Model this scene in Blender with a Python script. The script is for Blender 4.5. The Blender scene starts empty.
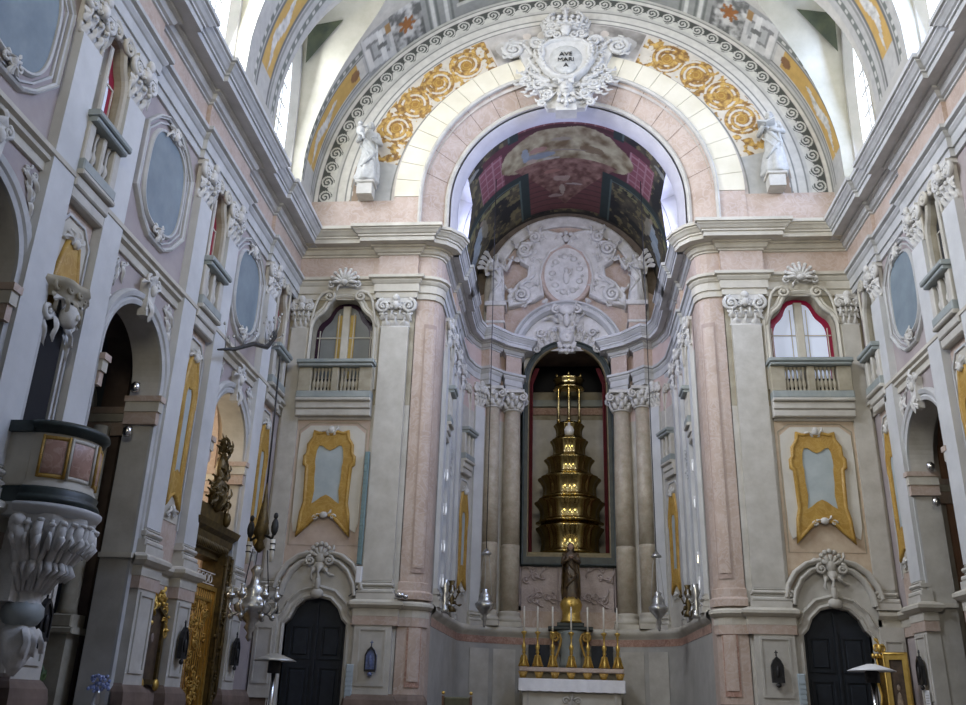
import bpy, math, random
import numpy as np
from mathutils import Vector, Matrix
random.seed(7)
S = bpy.context.scene
C = S.collection
PI = math.pi
sin, cos, sqrt = math.sin, math.cos, math.sqrt

# ---------------------------------------------------------------- camera
f_px, yaw, pitch, roll = 892.0, 0.09376, 0.37546, 0.0305
CAM = Vector((-0.17, 0, 1.6))
Fv = Vector((-sin(yaw)*cos(pitch), cos(yaw)*cos(pitch), sin(pitch)))
R0 = Vector((cos(yaw), sin(yaw), 0)); U0 = R0.cross(Fv)
Rv = R0*cos(roll)+U0*sin(roll); Uv = -R0*sin(roll)+U0*cos(roll)
cd = bpy.data.cameras.new('camera'); cam = bpy.data.objects.new('camera', cd); C.objects.link(cam)
cd.sensor_width = 36; cd.lens = 36*f_px/966; cd.clip_end = 300
M = Matrix((Rv, Uv, -Fv)).transposed().to_4x4(); M.translation = CAM
cam.matrix_world = M
S.camera = cam
def onY(x, y, Y):
    d = Rv*((x-483)/f_px)-Uv*((y-352.5)/f_px)+Fv
    return CAM+d*(Y/d.y)
def onX(x, y, X):
    d = Rv*((x-483)/f_px)-Uv*((y-352.5)/f_px)+Fv
    return CAM+d*((X-CAM.x)/d.x)

# ---------------------------------------------------------------- materials
def mat(name, c, c2=None, scale=3.0, rough=0.7, metal=0.0, bump=0.0, emit=None, vein=None, detail=6, tr=0):
    m = bpy.data.materials.new(name); m.use_nodes = True
    n = m.node_tree.nodes; l = m.node_tree.links; b = n['Principled BSDF']
    b.inputs['Base Color'].default_value = (*c, 1); b.inputs['Roughness'].default_value = rough
    b.inputs['Metallic'].default_value = metal
    if tr: b.inputs['Transmission Weight'].default_value = tr
    if emit:
        b.inputs['Emission Color'].default_value = (*emit[0], 1); b.inputs['Emission Strength'].default_value = emit[1]
    if c2:
        g = n.new('ShaderNodeNewGeometry')
        t = n.new('ShaderNodeTexNoise'); t.inputs['Scale'].default_value = scale; t.inputs['Detail'].default_value = detail
        t.inputs['Roughness'].default_value = .62
        l.new(g.outputs['Position'], t.inputs['Vector'])
        r = n.new('ShaderNodeValToRGB'); r.color_ramp.elements[0].position = .32; r.color_ramp.elements[1].position = .68
        r.color_ramp.elements[0].color = (*c, 1); r.color_ramp.elements[1].color = (*c2, 1)
        l.new(t.outputs['Fac'], r.inputs['Fac']); out = r.outputs['Color']
        if vein:
            t2 = n.new('ShaderNodeTexNoise'); t2.inputs['Scale'].default_value = vein[1]; t2.inputs['Detail'].default_value = 8
            t2.inputs['Distortion'].default_value = 1.5
            l.new(g.outputs['Position'], t2.inputs['Vector'])
            r2 = n.new('ShaderNodeValToRGB'); r2.color_ramp.elements[0].position = .44; r2.color_ramp.elements[1].position = .56
            e = r2.color_ramp.elements.new(.5); r2.color_ramp.elements[0].color = (0,0,0,1); r2.color_ramp.elements[2].color = (0,0,0,1)
            e.color = (1,1,1,1)
            mx = n.new('ShaderNodeMix'); mx.data_type = 'RGBA'
            ml = n.new('ShaderNodeMath'); ml.operation = 'MULTIPLY'; ml.inputs[1].default_value = vein[2]
            l.new(t2.outputs['Fac'], r2.inputs['Fac']); l.new(r2.outputs['Color'], ml.inputs[0]); l.new(ml.outputs[0], mx.inputs['Factor'])
            l.new(out, mx.inputs['A']); mx.inputs['B'].default_value = (*vein[0], 1); out = mx.outputs['Result']
        l.new(out, b.inputs['Base Color'])
        if bump:
            bp = n.new('ShaderNodeBump'); bp.inputs['Strength'].default_value = bump; bp.inputs['Distance'].default_value = .03
            t3 = n.new('ShaderNodeTexNoise'); t3.inputs['Scale'].default_value = scale*5; t3.inputs['Detail'].default_value = 5
            l.new(g.outputs['Position'], t3.inputs['Vector'])
            l.new(t3.outputs['Fac'], bp.inputs['Height']); l.new(bp.outputs['Normal'], b.inputs['Normal'])
    return m
def vmat(name, rough=.75):
    m = bpy.data.materials.new(name); m.use_nodes = True
    n = m.node_tree.nodes; l = m.node_tree.links; b = n['Principled BSDF']; b.inputs['Roughness'].default_value = rough
    a = n.new('ShaderNodeAttribute'); a.attribute_name = 'paint'
    g = n.new('ShaderNodeNewGeometry'); t = n.new('ShaderNodeTexNoise'); t.inputs['Scale'].default_value = 5; t.inputs['Detail'].default_value = 8
    l.new(g.outputs['Position'], t.inputs['Vector'])
    mr = n.new('ShaderNodeMapRange'); mr.inputs['To Min'].default_value = .72; mr.inputs['To Max'].default_value = 1.25
    l.new(t.outputs['Fac'], mr.inputs['Value'])
    mx = n.new('ShaderNodeMix'); mx.data_type = 'RGBA'; mx.blend_type = 'MULTIPLY'; mx.inputs['Factor'].default_value = 1
    l.new(a.outputs['Color'], mx.inputs['A']); l.new(mr.outputs['Result'], mx.inputs['B'])
    l.new(mx.outputs['Result'], b.inputs['Base Color'])
    return m
CREAM = mat('limestone', (.46,.43,.36), (.62,.59,.51), 1.6, .65, bump=.15)
STONE = mat('pale_stone', (.44,.42,.37), (.58,.56,.51), 2.2, .6, bump=.1)
PINK = mat('pink_marble', (.42,.315,.25), (.54,.43,.36), 2.2, .5, vein=((.58,.51,.47), 3.5, .5))
REDM = mat('red_marble', (.30,.16,.12), (.44,.27,.21), 4, .4, vein=((.62,.45,.36), 5, .5))
MAUVE = mat('mauve_plaster', (.34,.29,.29), (.43,.38,.37), 1.3, .8)
WHITE = mat('white_stucco', (.50,.49,.46), (.70,.69,.66), 4, .7, bump=.2)
ARCHW = mat('white_arch_stone', (.66,.61,.47), (.76,.71,.58), 1.2, .6)
SOFF = mat('lilac_plaster', (.44,.43,.47), (.53,.52,.56), 1.5, .6)
TAUPE = mat('weathered_stone', (.28,.25,.18), (.44,.40,.31), 2.5, .8)
BLUEP = mat('slate_blue_panel', (.15,.20,.24), (.23,.29,.33), 1.5, .45)
GREYP = mat('grey_blue_panel', (.36,.42,.44), (.46,.52,.53), 3, .4)
PALEM = mat('pale_marble', (.56,.54,.48), (.66,.64,.58), 2, .6)
OCHRE = mat('ochre_marble', (.36,.20,.03), (.48,.29,.055), 3.5, .5, vein=((.56,.38,.12), 4, .5))
GREENM = mat('green_marble', (.010,.018,.018), (.03,.045,.042), 5, .45)
COPING = mat('grey_green_coping', (.25,.29,.29), (.36,.39,.38), 3, .5)
DOORM = mat('dark_painted_door', (.006,.010,.018), (.014,.02,.03), 6, .6)
BROWN = mat('dark_brown_stone', (.12,.085,.065), (.22,.16,.13), 2, .7)
BRASS = mat('gilt_brass', (.40,.30,.10), (.58,.45,.18), 3, .2, metal=1)
GOLD = mat('gilding', (.62,.40,.09), (.75,.53,.16), 8, .38, metal=.85)
DGILT = mat('dark_gilt_wood', (.05,.035,.012), (.15,.10,.03), 8, .45, metal=.4)
SILVER = mat('silver', (.42,.42,.40), (.62,.62,.60), 8, .3, metal=.9)
IRON = mat('black_iron', (.02,.02,.022), (.04,.04,.04), 8, .5, metal=.3)
RED = mat('crimson_damask', (.07,.003,.006), (.12,.007,.011), 5, .8)
CLOTH = mat('white_linen', (.80,.80,.83), (.88,.88,.90), 6, .9)
WAX = mat('wax', (.8,.78,.70), None, rough=.5)
WOOD = mat('brown_wood', (.10,.055,.03), (.17,.10,.055), 5, .5)
FLOOR = mat('floor_stone', (.10,.08,.07), (.17,.14,.12), 2, .4)
GLASSB = mat('milky_glass', (.45,.50,.52), (.52,.56,.58), 1, .25)
CRIM = mat('crimson_glass', (.20,.006,.03), None, rough=.3, emit=((.5,.01,.08), .1))
PURP = mat('violet_glass', (.03,.012,.025), None, rough=.2)
SKYP = mat('daylight_pane', (.8,.85,.9), None, rough=.4, emit=((.90,.94,1.0), 1.5))
SKYD = mat('daylight_pane_soft', (.6,.65,.75), None, rough=.4, emit=((.62,.70,.92), .36))
GREYG = mat('dim_pane', (.16,.17,.165), (.21,.22,.21), 2, .25)
YCURT = mat('yellow_curtain', (.42,.29,.07), (.50,.36,.11), 5, .8)
LEAD = mat('lead_bar', (.45,.45,.43), None, rough=.5)
DARK = mat('deep_shade_black', (.012,.012,.015), None, rough=.9)  # near-black colour standing in for shade in recesses and openings
ROBE = mat('dark_robe', (.025,.017,.014), (.12,.075,.03), 7, .4)
SKIN = mat('painted_skin', (.50,.33,.25), None, rough=.6)
GREENL = mat('leaf_green', (.03,.07,.02), (.07,.12,.03), 9, .6)
TEAL = mat('teal_panel', (.15,.24,.25), (.2,.29,.30), 2, .4)
PALEB = mat('pale_blue_grille', (.42,.50,.55), None, rough=.5)
PLASTIC = mat('white_plastic', (.75,.76,.77), None, rough=.4)
BLUEC = mat('blue_enamel', (.08,.11,.25), (.18,.22,.36), 20, .4)
LAMP = mat('lamp_lens', (.9,.9,.9), None, rough=.3, emit=((.85,.92,1), .9))
LAMPW = mat('warm_lamp_lens', (.9,.8,.6), None, rough=.3, emit=((1,.82,.5), 5))
STEEL = mat('brushed_steel', (.6,.6,.6), None, rough=.25, metal=1)
PAINTD = mat('old_oil_paint', (.03,.022,.018), (.12,.08,.05), 6, .35)
FRESCO = vmat('fresco')
VIOL = mat('blue_flowers', (.16,.20,.42), (.36,.42,.62), 30, .7)
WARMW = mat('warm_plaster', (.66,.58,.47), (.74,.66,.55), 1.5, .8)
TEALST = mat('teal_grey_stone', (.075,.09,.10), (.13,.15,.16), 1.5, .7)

# ---------------------------------------------------------------- mesh builder
class MB:
    def __init__(s): s.v = []; s.f = []; s.m = []; s.s = []; s.mats = []; s.mi = 0; s.sm = False
    def use(s, m, smooth=None):
        if m not in s.mats: s.mats.append(m)
        s.mi = s.mats.index(m)
        if smooth is not None: s.sm = smooth
        return s
    def add(s, vs, fs, smooth=None):
        k = len(s.v); s.v += [tuple(v) for v in vs]
        for f in fs: s.f.append([i+k for i in f]); s.m.append(s.mi); s.s.append(s.sm if smooth is None else smooth)
    def box(s, x0, x1, y0, y1, z0, z1):
        v = [(x0,y0,z0),(x1,y0,z0),(x1,y1,z0),(x0,y1,z0),(x0,y0,z1),(x1,y0,z1),(x1,y1,z1),(x0,y1,z1)]
        s.add(v, [(0,3,2,1),(4,5,6,7),(0,1,5,4),(1,2,6,5),(2,3,7,6),(3,0,4,7)], False)
    def bbox(s, x0, x1, y0, y1, z0, z1, b=.02):   # box with a bevelled front
        s.box(x0, x1, y0+b, y1, z0, z1)
        v = [(x0,y0+b,z0),(x1,y0+b,z0),(x1,y0+b,z1),(x0,y0+b,z1),(x0+b,y0,z0+b),(x1-b,y0,z0+b),(x1-b,y0,z1-b),(x0+b,y0,z1-b)]
        s.add(v, [(0,1,5,4),(1,2,6,5),(2,3,7,6),(3,0,4,7),(4,5,6,7)], False)
    def prism(s, p, y0, y1):      # p: outline in (x, z), counter-clockwise seen from -Y
        n = len(p); a = sum(p[i][0]*p[(i+1)%n][1]-p[(i+1)%n][0]*p[i][1] for i in range(n))
        if a < 0: p = p[::-1]
        v = [(x,y0,z) for x,z in p]+[(x,y1,z) for x,z in p]
        s.add(v, [tuple(range(n)), tuple(range(2*n-1,n-1,-1))]+[(i,n+i,n+(i+1)%n,(i+1)%n) for i in range(n)], False)
    def face(s, pts): s.add(pts, [tuple(range(len(pts)))], False)
    def ring(s, p, q, y0, y1, closed=True):  # band between two outlines of equal length in (x, z)
        n = len(p); v = [(x,y0,z) for x,z in p]+[(x,y0,z) for x,z in q]+[(x,y1,z) for x,z in p]+[(x,y1,z) for x,z in q]
        fs = []
        for i in range(n if closed else n-1):
            j = (i+1) % n
            fs += [(i,j,n+j,n+i),(2*n+i,3*n+i,3*n+j,2*n+j),(i,2*n+i,2*n+j,j),(n+i,n+j,3*n+j,3*n+i)]
        if not closed: fs += [(0,n,3*n,2*n),(n-1,3*n-1,4*n-1,2*n-1)]
        s.add(v, fs, False)
    def sweep(s, prof, path, closed=False, smooth=False):  # horizontal path (x,y); prof (offset to the right, z)
        path = [p for i, p in enumerate(path) if i == 0 or abs(p[0]-path[i-1][0])+abs(p[1]-path[i-1][1]) > 1e-5]
        n = len(path); rows = []
        for i in range(n):
            a = path[(i-1) % n] if (closed or i > 0) else None
            b = path[(i+1) % n] if (closed or i < n-1) else None
            p = path[i]; ns = []
            for q0, q1 in ((a, p), (p, b)):
                if q0 is None or q1 is None: continue
                d = Vector((q1[0]-q0[0], q1[1]-q0[1]))
                if d.length < 1e-6: continue
                d.normalize(); ns.append(Vector((d.y, -d.x)))
            m = sum(ns, Vector((0, 0)))
            if m.length < .05: m = ns[0]
            m.normalize(); k = 1/max(.35, m.dot(ns[0]))
            rows.append([(p[0]+m.x*o*k, p[1]+m.y*o*k, z) for o, z in prof])
        k = len(prof); v = [q for r in rows for q in r]; fs = []
        for i in range(n if closed else n-1):
            j = (i+1) % n
            fs += [(i*k+t, j*k+t, j*k+t+1, i*k+t+1) for t in range(k-1)]
        s.add(v, fs, smooth)
    def mould(s, path, prof, closed=False, smooth=False, Y=0):  # path in (x,z), prof (outward offset, y)
        n = len(path); rows = []
        for i in range(n):
            a = path[(i-1) % n] if (closed or i > 0) else path[i]
            b = path[(i+1) % n] if (closed or i < n-1) else path[i]
            d1 = Vector((path[i][0]-a[0], path[i][1]-a[1])); d2 = Vector((b[0]-path[i][0], b[1]-path[i][1]))
            if d1.length > 1e-9: d1.normalize()
            if d2.length > 1e-9: d2.normalize()
            t = d1+d2
            if t.length < 1e-6: t = d2 if d2.length else d1
            t.normalize(); m = Vector((-t.y, t.x))      # positive offsets lie to the left of the path
            dd = d2 if d2.length > .5 else d1
            k = 1/max(.4, m.dot(Vector((-dd.y, dd.x))))
            rows.append([(path[i][0]+m.x*o*k, Y+y, path[i][1]+m.y*o*k) for o, y in prof])
        k = len(prof); fs = []
        for i in range(n if closed else n-1):
            j = (i+1) % n
            fs += [(i*k+t, i*k+t+1, j*k+t+1, j*k+t) for t in range(k-1)]
        s.add([q for r in rows for q in r], fs, smooth)
    def lathe(s, prof, c=(0,0,0), n=16, sx=1, sy=1, a0=0, a1=2*PI, mod=None, cap=True):
        full = abs(a1-a0-2*PI) < 1e-6; m = n if full else n+1; v = []; fs = []
        for r, z in prof:
            for i in range(m):
                a = a0+(a1-a0)*i/n; k = r*(mod(a, z) if mod else 1)
                v.append((c[0]+k*cos(a)*sx, c[1]+k*sin(a)*sy, c[2]+z))
        for j in range(len(prof)-1):
            for i in range(n):
                i2 = (i+1) % m if full else i+1
                fs.append((j*m+i, j*m+i2, (j+1)*m+i2, (j+1)*m+i))
        if cap and full:
            fs.append(tuple(range(m-1,-1,-1))); k = (len(prof)-1)*m; fs.append(tuple(range(k, k+m)))
        s.add(v, fs, True)
    def tube(s, pts, rad, n=6, flat=1.0):
        pts = [Vector(p) for p in pts]; m = len(pts)
        if not hasattr(rad, '__len__'): rad = [rad]*m
        v = []; fs = []; up = None
        for i in range(m):
            t = (pts[min(i+1,m-1)]-pts[max(i-1,0)])
            if t.length < 1e-9: t = Vector((0,0,1))
            t.normalize()
            if up is None: up = Vector((0,1,0)) if abs(t.y) < .9 else Vector((1,0,0))
            b = t.cross(up)
            if b.length < 1e-4: b = t.cross(Vector((1,0,.1)))
            b.normalize(); up = b.cross(t).normalized()
            for k in range(n):
                a = 2*PI*k/n; v.append(pts[i]+(b*cos(a)+up*sin(a)*flat)*rad[i])
        for i in range(m-1):
            for k in range(n): fs.append((i*n+k, i*n+(k+1)%n, (i+1)*n+(k+1)%n, (i+1)*n+k))
        fs.append(tuple(range(n-1,-1,-1))); fs.append(tuple(range((m-1)*n, m*n)))
        s.add(v, fs, True)
    def ell(s, c, r, n=8, m=6):
        if not hasattr(r, '__len__'): r = (r,r,r)
        v = [(c[0],c[1],c[2]-r[2])]; fs = []
        for j in range(1, m):
            t = PI*j/m
            for i in range(n):
                a = 2*PI*i/n; v.append((c[0]+r[0]*sin(t)*cos(a), c[1]+r[1]*sin(t)*sin(a), c[2]-r[2]*cos(t)))
        v.append((c[0],c[1],c[2]+r[2])); k = len(v)-1
        for i in range(n):
            i2 = (i+1)%n; fs.append((0, 1+i2, 1+i)); fs.append((k, k-n+i, k-n+i2))
            for j in range(m-2): fs.append((1+j*n+i, 1+j*n+i2, 1+(j+1)*n+i2, 1+(j+1)*n+i))
        s.add(v, fs, True)
    # ---- ornament pieces, drawn in the (x, z) plane with their relief towards -y
    def scroll(s, x, z, r, turns=1.6, a0=0, d=1, th=None, y=0, n=6, tail=None):
        th = th or r*.28; pts = []; rd = []; k = int(9*turns)+3
        for i in range(k):
            t = i/(k-1); rr = r*(1-.86*t); a = a0+d*t*turns*2*PI
            pts.append((x+rr*cos(a), y-th*.6*t-th*.3, z+rr*sin(a))); rd.append(th*(1-.5*t))
        if tail:
            p0 = Vector(pts[0]); q = Vector((tail[0], y-th*.3, tail[1])); tg = Vector((d*sin(a0), 0, -d*cos(a0)))
            L = (q-p0).length; ex = []
            for i in range(6):
                t = i/6; c1 = q+(p0-q)*.3; c2 = p0+tg*L*.4
                ex.append(q*(1-t)**3+c1*3*t*(1-t)**2+c2*3*t*t*(1-t)+p0*t**3)
            pts = ex+pts; rd = [th*(.5+.5*i/6) for i in range(6)]+rd
        s.tube(pts, rd, n); s.ell((x, y-th, z), (r*.22, r*.25, r*.22), 6, 4)
    def leaf(s, x, z, a, L, w, y=0, curl=.4, lift=.35):   # acanthus: midrib and lobes
        dx, dz = cos(a), sin(a); pts = []; v = []; fs = []; n = 7
        for i in range(n):
            t = i/(n-1); b = curl*t*t; ca, sa = cos(a+b), sin(a+b)
            px_, pz_ = x+L*t*ca, z+L*t*sa; h = lift*L*sin(PI*min(1, t*1.05))*.6+.02
            ww = w*(.55+.45*sin(PI*t*2.9))*sqrt(max(0, 1-t**2.4))+.004
            v += [(px_-sa*ww, y-h*.35, pz_+ca*ww), (px_-sa*ww*.4, y-h*.8, pz_+ca*ww*.4), (px_, y-h*1.05, pz_), (px_+sa*ww*.4, y-h*.8, pz_-ca*ww*.4), (px_+sa*ww, y-h*.35, pz_-ca*ww)]
        for i in range(n-1):
            for k in range(4): fs.append((i*5+k, i*5+k+1, (i+1)*5+k+1, (i+1)*5+k))
        s.add(v, fs, True)
    def build(s, name, parent=None, loc=(0,0,0), rz=0, default=None, flipchk=False):
        me = bpy.data.meshes.new(name); me.from_pydata(s.v, [], s.f)
        for m in (s.mats or [default or CREAM]): me.materials.append(m)
        me.polygons.foreach_set('material_index', s.m); me.polygons.foreach_set('use_smooth', s.s)
        me.update()
        o = bpy.data.objects.new(name, me); C.objects.link(o); o.location = loc; o.rotation_euler = (0,0,rz)
        if parent: o.parent = parent
        return o
def tag(o, label, cat, group=None):
    o['label'] = label; o['category'] = cat
    if group: o['group'] = group
    return o
def thing(name, label, cat, loc=(0,0,0), rz=0, group=None):
    o = bpy.data.objects.new(name, None); C.objects.link(o); o.empty_display_size = .2
    o.location = loc; o.rotation_euler = (0,0,rz)
    return tag(o, label, cat, group)
def struct(o): o['kind'] = 'structure'; return o
def part(name, parent, m, fn, smooth=False, **k):
    b = MB(); b.use(m, smooth); fn(b); return b.build(name, parent, **k)
def dup(root, loc, rz, label, group=None, cat=None):
    r = root.copy(); C.objects.link(r); r.location = loc; r.rotation_euler = (0,0,rz); r['label'] = label
    if group: r['group'] = group
    for ch in [c for c in ALL() if c.parent == root]:
        c = ch.copy(); C.objects.link(c); c.parent = r
        for g in [q for q in ALL() if q.parent == ch]:
            d = g.copy(); C.objects.link(d); d.parent = c
    return r
def ALL(): return list(C.objects)
def arc(cx, cz, r, a0, a1, n, rz=None):
    rz = rz or r; return [(cx+r*cos(a0+(a1-a0)*i/n), cz+rz*sin(a0+(a1-a0)*i/n)) for i in range(n+1)]
LW, RW = PI/2, -PI/2      # rotations that face an ornament off the left / right wall

# ---------------------------------------------------------------- levels
XW = 7.25; YF = 21.0
Z_DADO, Z_STR, Z_CAP, Z_ARC, Z_FR0, Z_FR1, Z_COR = 3.75, 8.45, 10.58, 11.4, 12.02, 12.64, 13.26
ZC = 14.5            # spring centre of the vault and the chancel arch
ARCHES_L = [8.75, 13.22, 17.72]; ARCHES_R = [9.1, 13.65, 18.15]
PIL_L = [5.6, 7.35, 10.15, 11.65, 14.72, 16.3, 19.07]; PIL_R = [7.7, 10.8, 12.3, 15.25, 16.85, 19.5]
NAR_L = [(7.4,10.0)] and [6.45, 10.9, 15.5, 19.95]; NAR_R = [6.9, 11.55, 16.05, 20.1]

# ---------------------------------------------------------------- nave side walls
def win_notch(c, h, z0, zs, zt, n=8):  # lobed head with shoulders
    p = [(c-h, z0), (c-h, zs)]
    p += [(c-h*a, zs+(zt-zs)*q) for a, q in ((.985,.14),(.94,.27),(.86,.38),(.76,.45),(.67,.52),(.58,.62),(.52,.74),(.44,.86),(.33,.95),(.17,.99),(0,1))]
    q = [(2*c-x, z) for x, z in p[:-1]][::-1]
    return p+q
def side_wall(side, arches, nars, name):
    b = MB(); b.use(MAUVE)
    sg = 1 if side == 'L' else -1
    T = .42; y0 = 3.0
    # local coordinates: x = world Y (left wall) ; build in local then rotate
    L = lambda Y: Y*sg
    cuts = [y0]+[ (arches[i]+nars[i])/2 if nars[i] > arches[i] else 0 for i in range(0)]
    segs = []
    edges = sorted([(a, 'a') for a in arches]+[(n, 'n') for n in nars])
    xs = [y0]+[(edges[i][0]+edges[i+1][0])/2 + (.33 if edges[i][1]=='a' else -.33) for i in range(len(edges)-1)]+[YF+.2]
    for i, (c, k) in enumerate(edges):
        a, e = xs[i], xs[i+1]
        if k == 'a':
            r = 1.06
            p = [(a,0),(c-r,0),(c-r,6.45)]+arc(c, 6.6, r, PI, 0, 24)[0:]+[(c+r,6.45),(c+r,0),(e,0),(e,Z_COR+.1),(a,Z_COR+.1)]
            b.use(STONE if False else MAUVE); b.prism([(L(x), z) for x, z in p], 0, T)
            # cream reveal lining and jambs are separate structure below
        else:
            b.prism([(L(x), z) for x, z in [(a,0),(e,0),(e,8.5),(a,8.5)]], 0, T)
            p = [(a,8.5)]+win_notch(c, .42, 8.5, 10.5, 11.35)+[(e,8.5),(e,Z_COR+.1),(a,Z_COR+.1)]
            b.prism([(L(x), z) for x, z in p], 0, T)
    o = struct(b.build(name, loc=(-XW*sg, 0, 0), rz=LW*sg))
    return o
side_wall('L', ARCHES_L, NAR_L, 'wall_left')
side_wall('R', ARCHES_R, NAR_R, 'wall_right')

def wallpath(sg, pils, out=.09, hw=.36):
    """plan path along a side wall with breaks over the pilasters; the room lies to the right of the path"""
    pts = []
    ps = sorted(pils); pairs = []
    while ps:                                                  # paired pilasters share one break in the entablature
        if len(ps) > 1 and ps[1]-ps[0] < 1.8: pairs.append((ps[0], ps[1])); ps = ps[2:]
        else: pairs.append((ps[0], ps[0] if ps[0] < 18 else None)); ps = ps[1:]
    for a, c in pairs:
        pts += [(XW, a-hw), (XW-out, a-hw)]+([(XW-out, c+hw), (XW, c+hw)] if c else [(XW-out, YF)])
    pts = [(XW, 3.0)]+pts+([] if pairs[-1][1] is None else [(XW, YF)])
    if sg < 0: return [(-x, y) for x, y in pts]            # left wall, going away: room to the right
    return [(x, y) for x, y in pts][::-1]
PIERC = [(3.95,YF),(3.75,21.0),(3.6,21.02),(3.46,21.08),(3.36,21.2),(3.3,21.4)]
def apse(n0=0, n1=14):
    return [(3.3*cos(t*PI/28), 26.0+3.3*sin(t*PI/28)) for t in range(n0, n1+1)]
ARCHITRAVE = [(0,Z_ARC),(.05,Z_ARC),(.05,Z_ARC+.17),(.09,Z_ARC+.17),(.09,Z_ARC+.38),(.12,Z_ARC+.4),(.16,Z_ARC+.46),(.16,Z_ARC+.5),(.23,Z_ARC+.52),(.23,Z_FR0-.02),(.03,Z_FR0+.0)]
FRIEZE = [(.03,Z_FR0),(.03,Z_FR1)]
CORN = [(o, Z_FR1+z) for o, z in [(.03,0),(.07,.01),(.07,.05),(.13,.07),(.17,.14),(.17,.17),(.24,.18),(.24,.23),(.49,.21),(.49,.33),(.53,.335),(.53,.38),(.57,.4),(.62,.46),(.66,.49),(.66,.52),(.71,.53),(.71,.62),(-.1,.64)]]
def entab(name, path, fr=PINK, k=1.0, cm=CREAM):
    b = MB(); s = lambda p: [(o*k, z) for o, z in p]
    b.use(cm); b.sweep(s(ARCHITRAVE), path); b.use(fr); b.sweep(s(FRIEZE), path); b.use(cm); b.sweep(s(CORN), path)
    return struct(b.build(name))
LAV = mat('cool_stone', (.42,.425,.42), (.57,.575,.57), 1.8, .6)
entab('trim_1', wallpath(-1, PIL_L), cm=LAV)
entab('trim_2', wallpath(1, PIL_R), cm=LAV)
farL = [(-XW,YF),(-4.95,YF),(-4.95,YF-.12),(-3.95,YF-.12),(-3.95,YF)]+[(-x,y) for x,y in PIERC[1:]]
mir = lambda p: [(-x, y) for x, y in p][::-1]
entab('trim_3', farL)
entab('trim_4', mir(farL))
# chancel entablature down the side walls and round the apse, breaking forward over the columns
chL = [(-3.3,21.4),(-3.3,23.2),(-3.2,23.2),(-3.2,23.8),(-3.3,23.8),(-3.3,24.1),(-3.2,24.1),(-3.2,24.6),(-3.3,24.6),(-3.3,25.6),(-3.28,26.6),(-3.1,27.3),(-2.86,27.75),
       (-2.55,27.6),(-2.25,27.98),(-2.32,28.55),(-2.12,28.74),(-2.0,28.2),(-1.55,28.5),(-1.55,28.95)]
entab('trim_5', chL, k=.8, cm=LAV)
entab('trim_6', mir(chL), k=.8, cm=LAV)
# string courses on the side walls
STRP = [(0,8.2),(.05,8.2),(.05,8.33),(.12,8.36),(.12,8.42),(.18,8.45),(.18,8.52),(0,8.56)]
DADP = [(0,3.38),(.05,3.4),(.05,3.56),(.1,3.58),(.16,3.64),(.16,3.7),(.1,3.74),(0,3.78)]
PLIN = [(0,1.75),(.05,1.7),(.1,1.62),(.12,1.5),(.12,0)]
for nm, sg, pl, ar in (('trim_7',-1,PIL_L,ARCHES_L),('trim_8',1,PIL_R,ARCHES_R)):
    b = MB(); full = wallpath(sg, pl)
    b.use(CREAM); b.sweep(STRP, [(XW*sg, 3.0),(XW*sg, YF)][::-sg])
    # dado course and plinth are broken by the arches
    ys = [3.0]+[v for a in ar for v in (a-1.06, a+1.06)]+[YF]
    for i in range(0, len(ys)-1, 2):
        a, e = ys[i], ys[i+1]; pts = [(XW, a)]
        for c in pl:
            if a < c < e: pts += [(XW,c-.34),(XW-.2,c-.34),(XW-.2,c+.34),(XW,c+.34)]
        pts.append((XW, e)); pts = [(-x, y) for x, y in pts] if sg < 0 else pts[::-1]
        b.use(CREAM); b.sweep(DADP, pts); b.use(PINK); b.sweep([(0,3.2),(.04,3.2),(.04,3.4)], pts)
        b.use(BROWN); b.sweep(PLIN, pts)
    struct(b.build(nm))
for nm, sg in (('trim_9',-1),('trim_10',1)):
    p1 = [(-XW,YF),(-6.72,YF)]; p2 = [(-4.98,YF),(-4.9,YF-.16),(-3.93,YF-.16),(-3.93,YF)]+[(-x,y) for x,y in PIERC[1:]]
    b = MB()
    for p in (p1, p2):
        q = p if sg < 0 else mir(p)
        b.use(CREAM); b.sweep(DADP, q); b.use(PINK); b.sweep([(0,3.2),(.045,3.2),(.045,3.4)], q); b.use(BROWN); b.sweep(PLIN, q)
    struct(b.build(nm))

# ---------------------------------------------------------------- far wall (chancel arch wall)
b = MB()
for s in (-1, 1):
    c = s*5.82
    door = [(c-.72,0),(c-.72,3.2),(c-.6,3.32),(c-.5,3.55),(c-.3,3.74),(c,3.8),(c+.3,3.74),(c+.5,3.55),(c+.6,3.32),(c+.72,3.2),(c+.72,0)]
    x0, x1 = sorted((s*3.93, s*7.4))
    b.use(STONE); b.prism([(x0,0)]+door+[(x1,0),(x1,8.5),(x0,8.5)], YF, YF+.6)
    b.use(TAUPE); b.prism([(x0,8.5)]+win_notch(c,.8,8.5,10.55,11.5)+[(x1,8.5),(x1,Z_COR),(x0,Z_COR)], YF, YF+.6)
    # attic
    b.use(PINK); b.box(min(s*3.98,s*7.1), max(s*3.98,s*7.1), YF-.04, YF+.6, Z_COR-.1, 14.4)
    # curved pink pier
    b.use(PINK); pr = [(-x, y) for x, y in PIERC] if s < 0 else PIERC[::-1]
    b.sweep([(0,0),(0,Z_COR)], pr)
    b.sweep([(0.0,0),(0.0,14.5)], [(-3.3,21.4),(-3.3,22.0)] if s < 0 else [(3.3,22.0),(3.3,21.4)])
struct(b.build('wall_far'))
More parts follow.
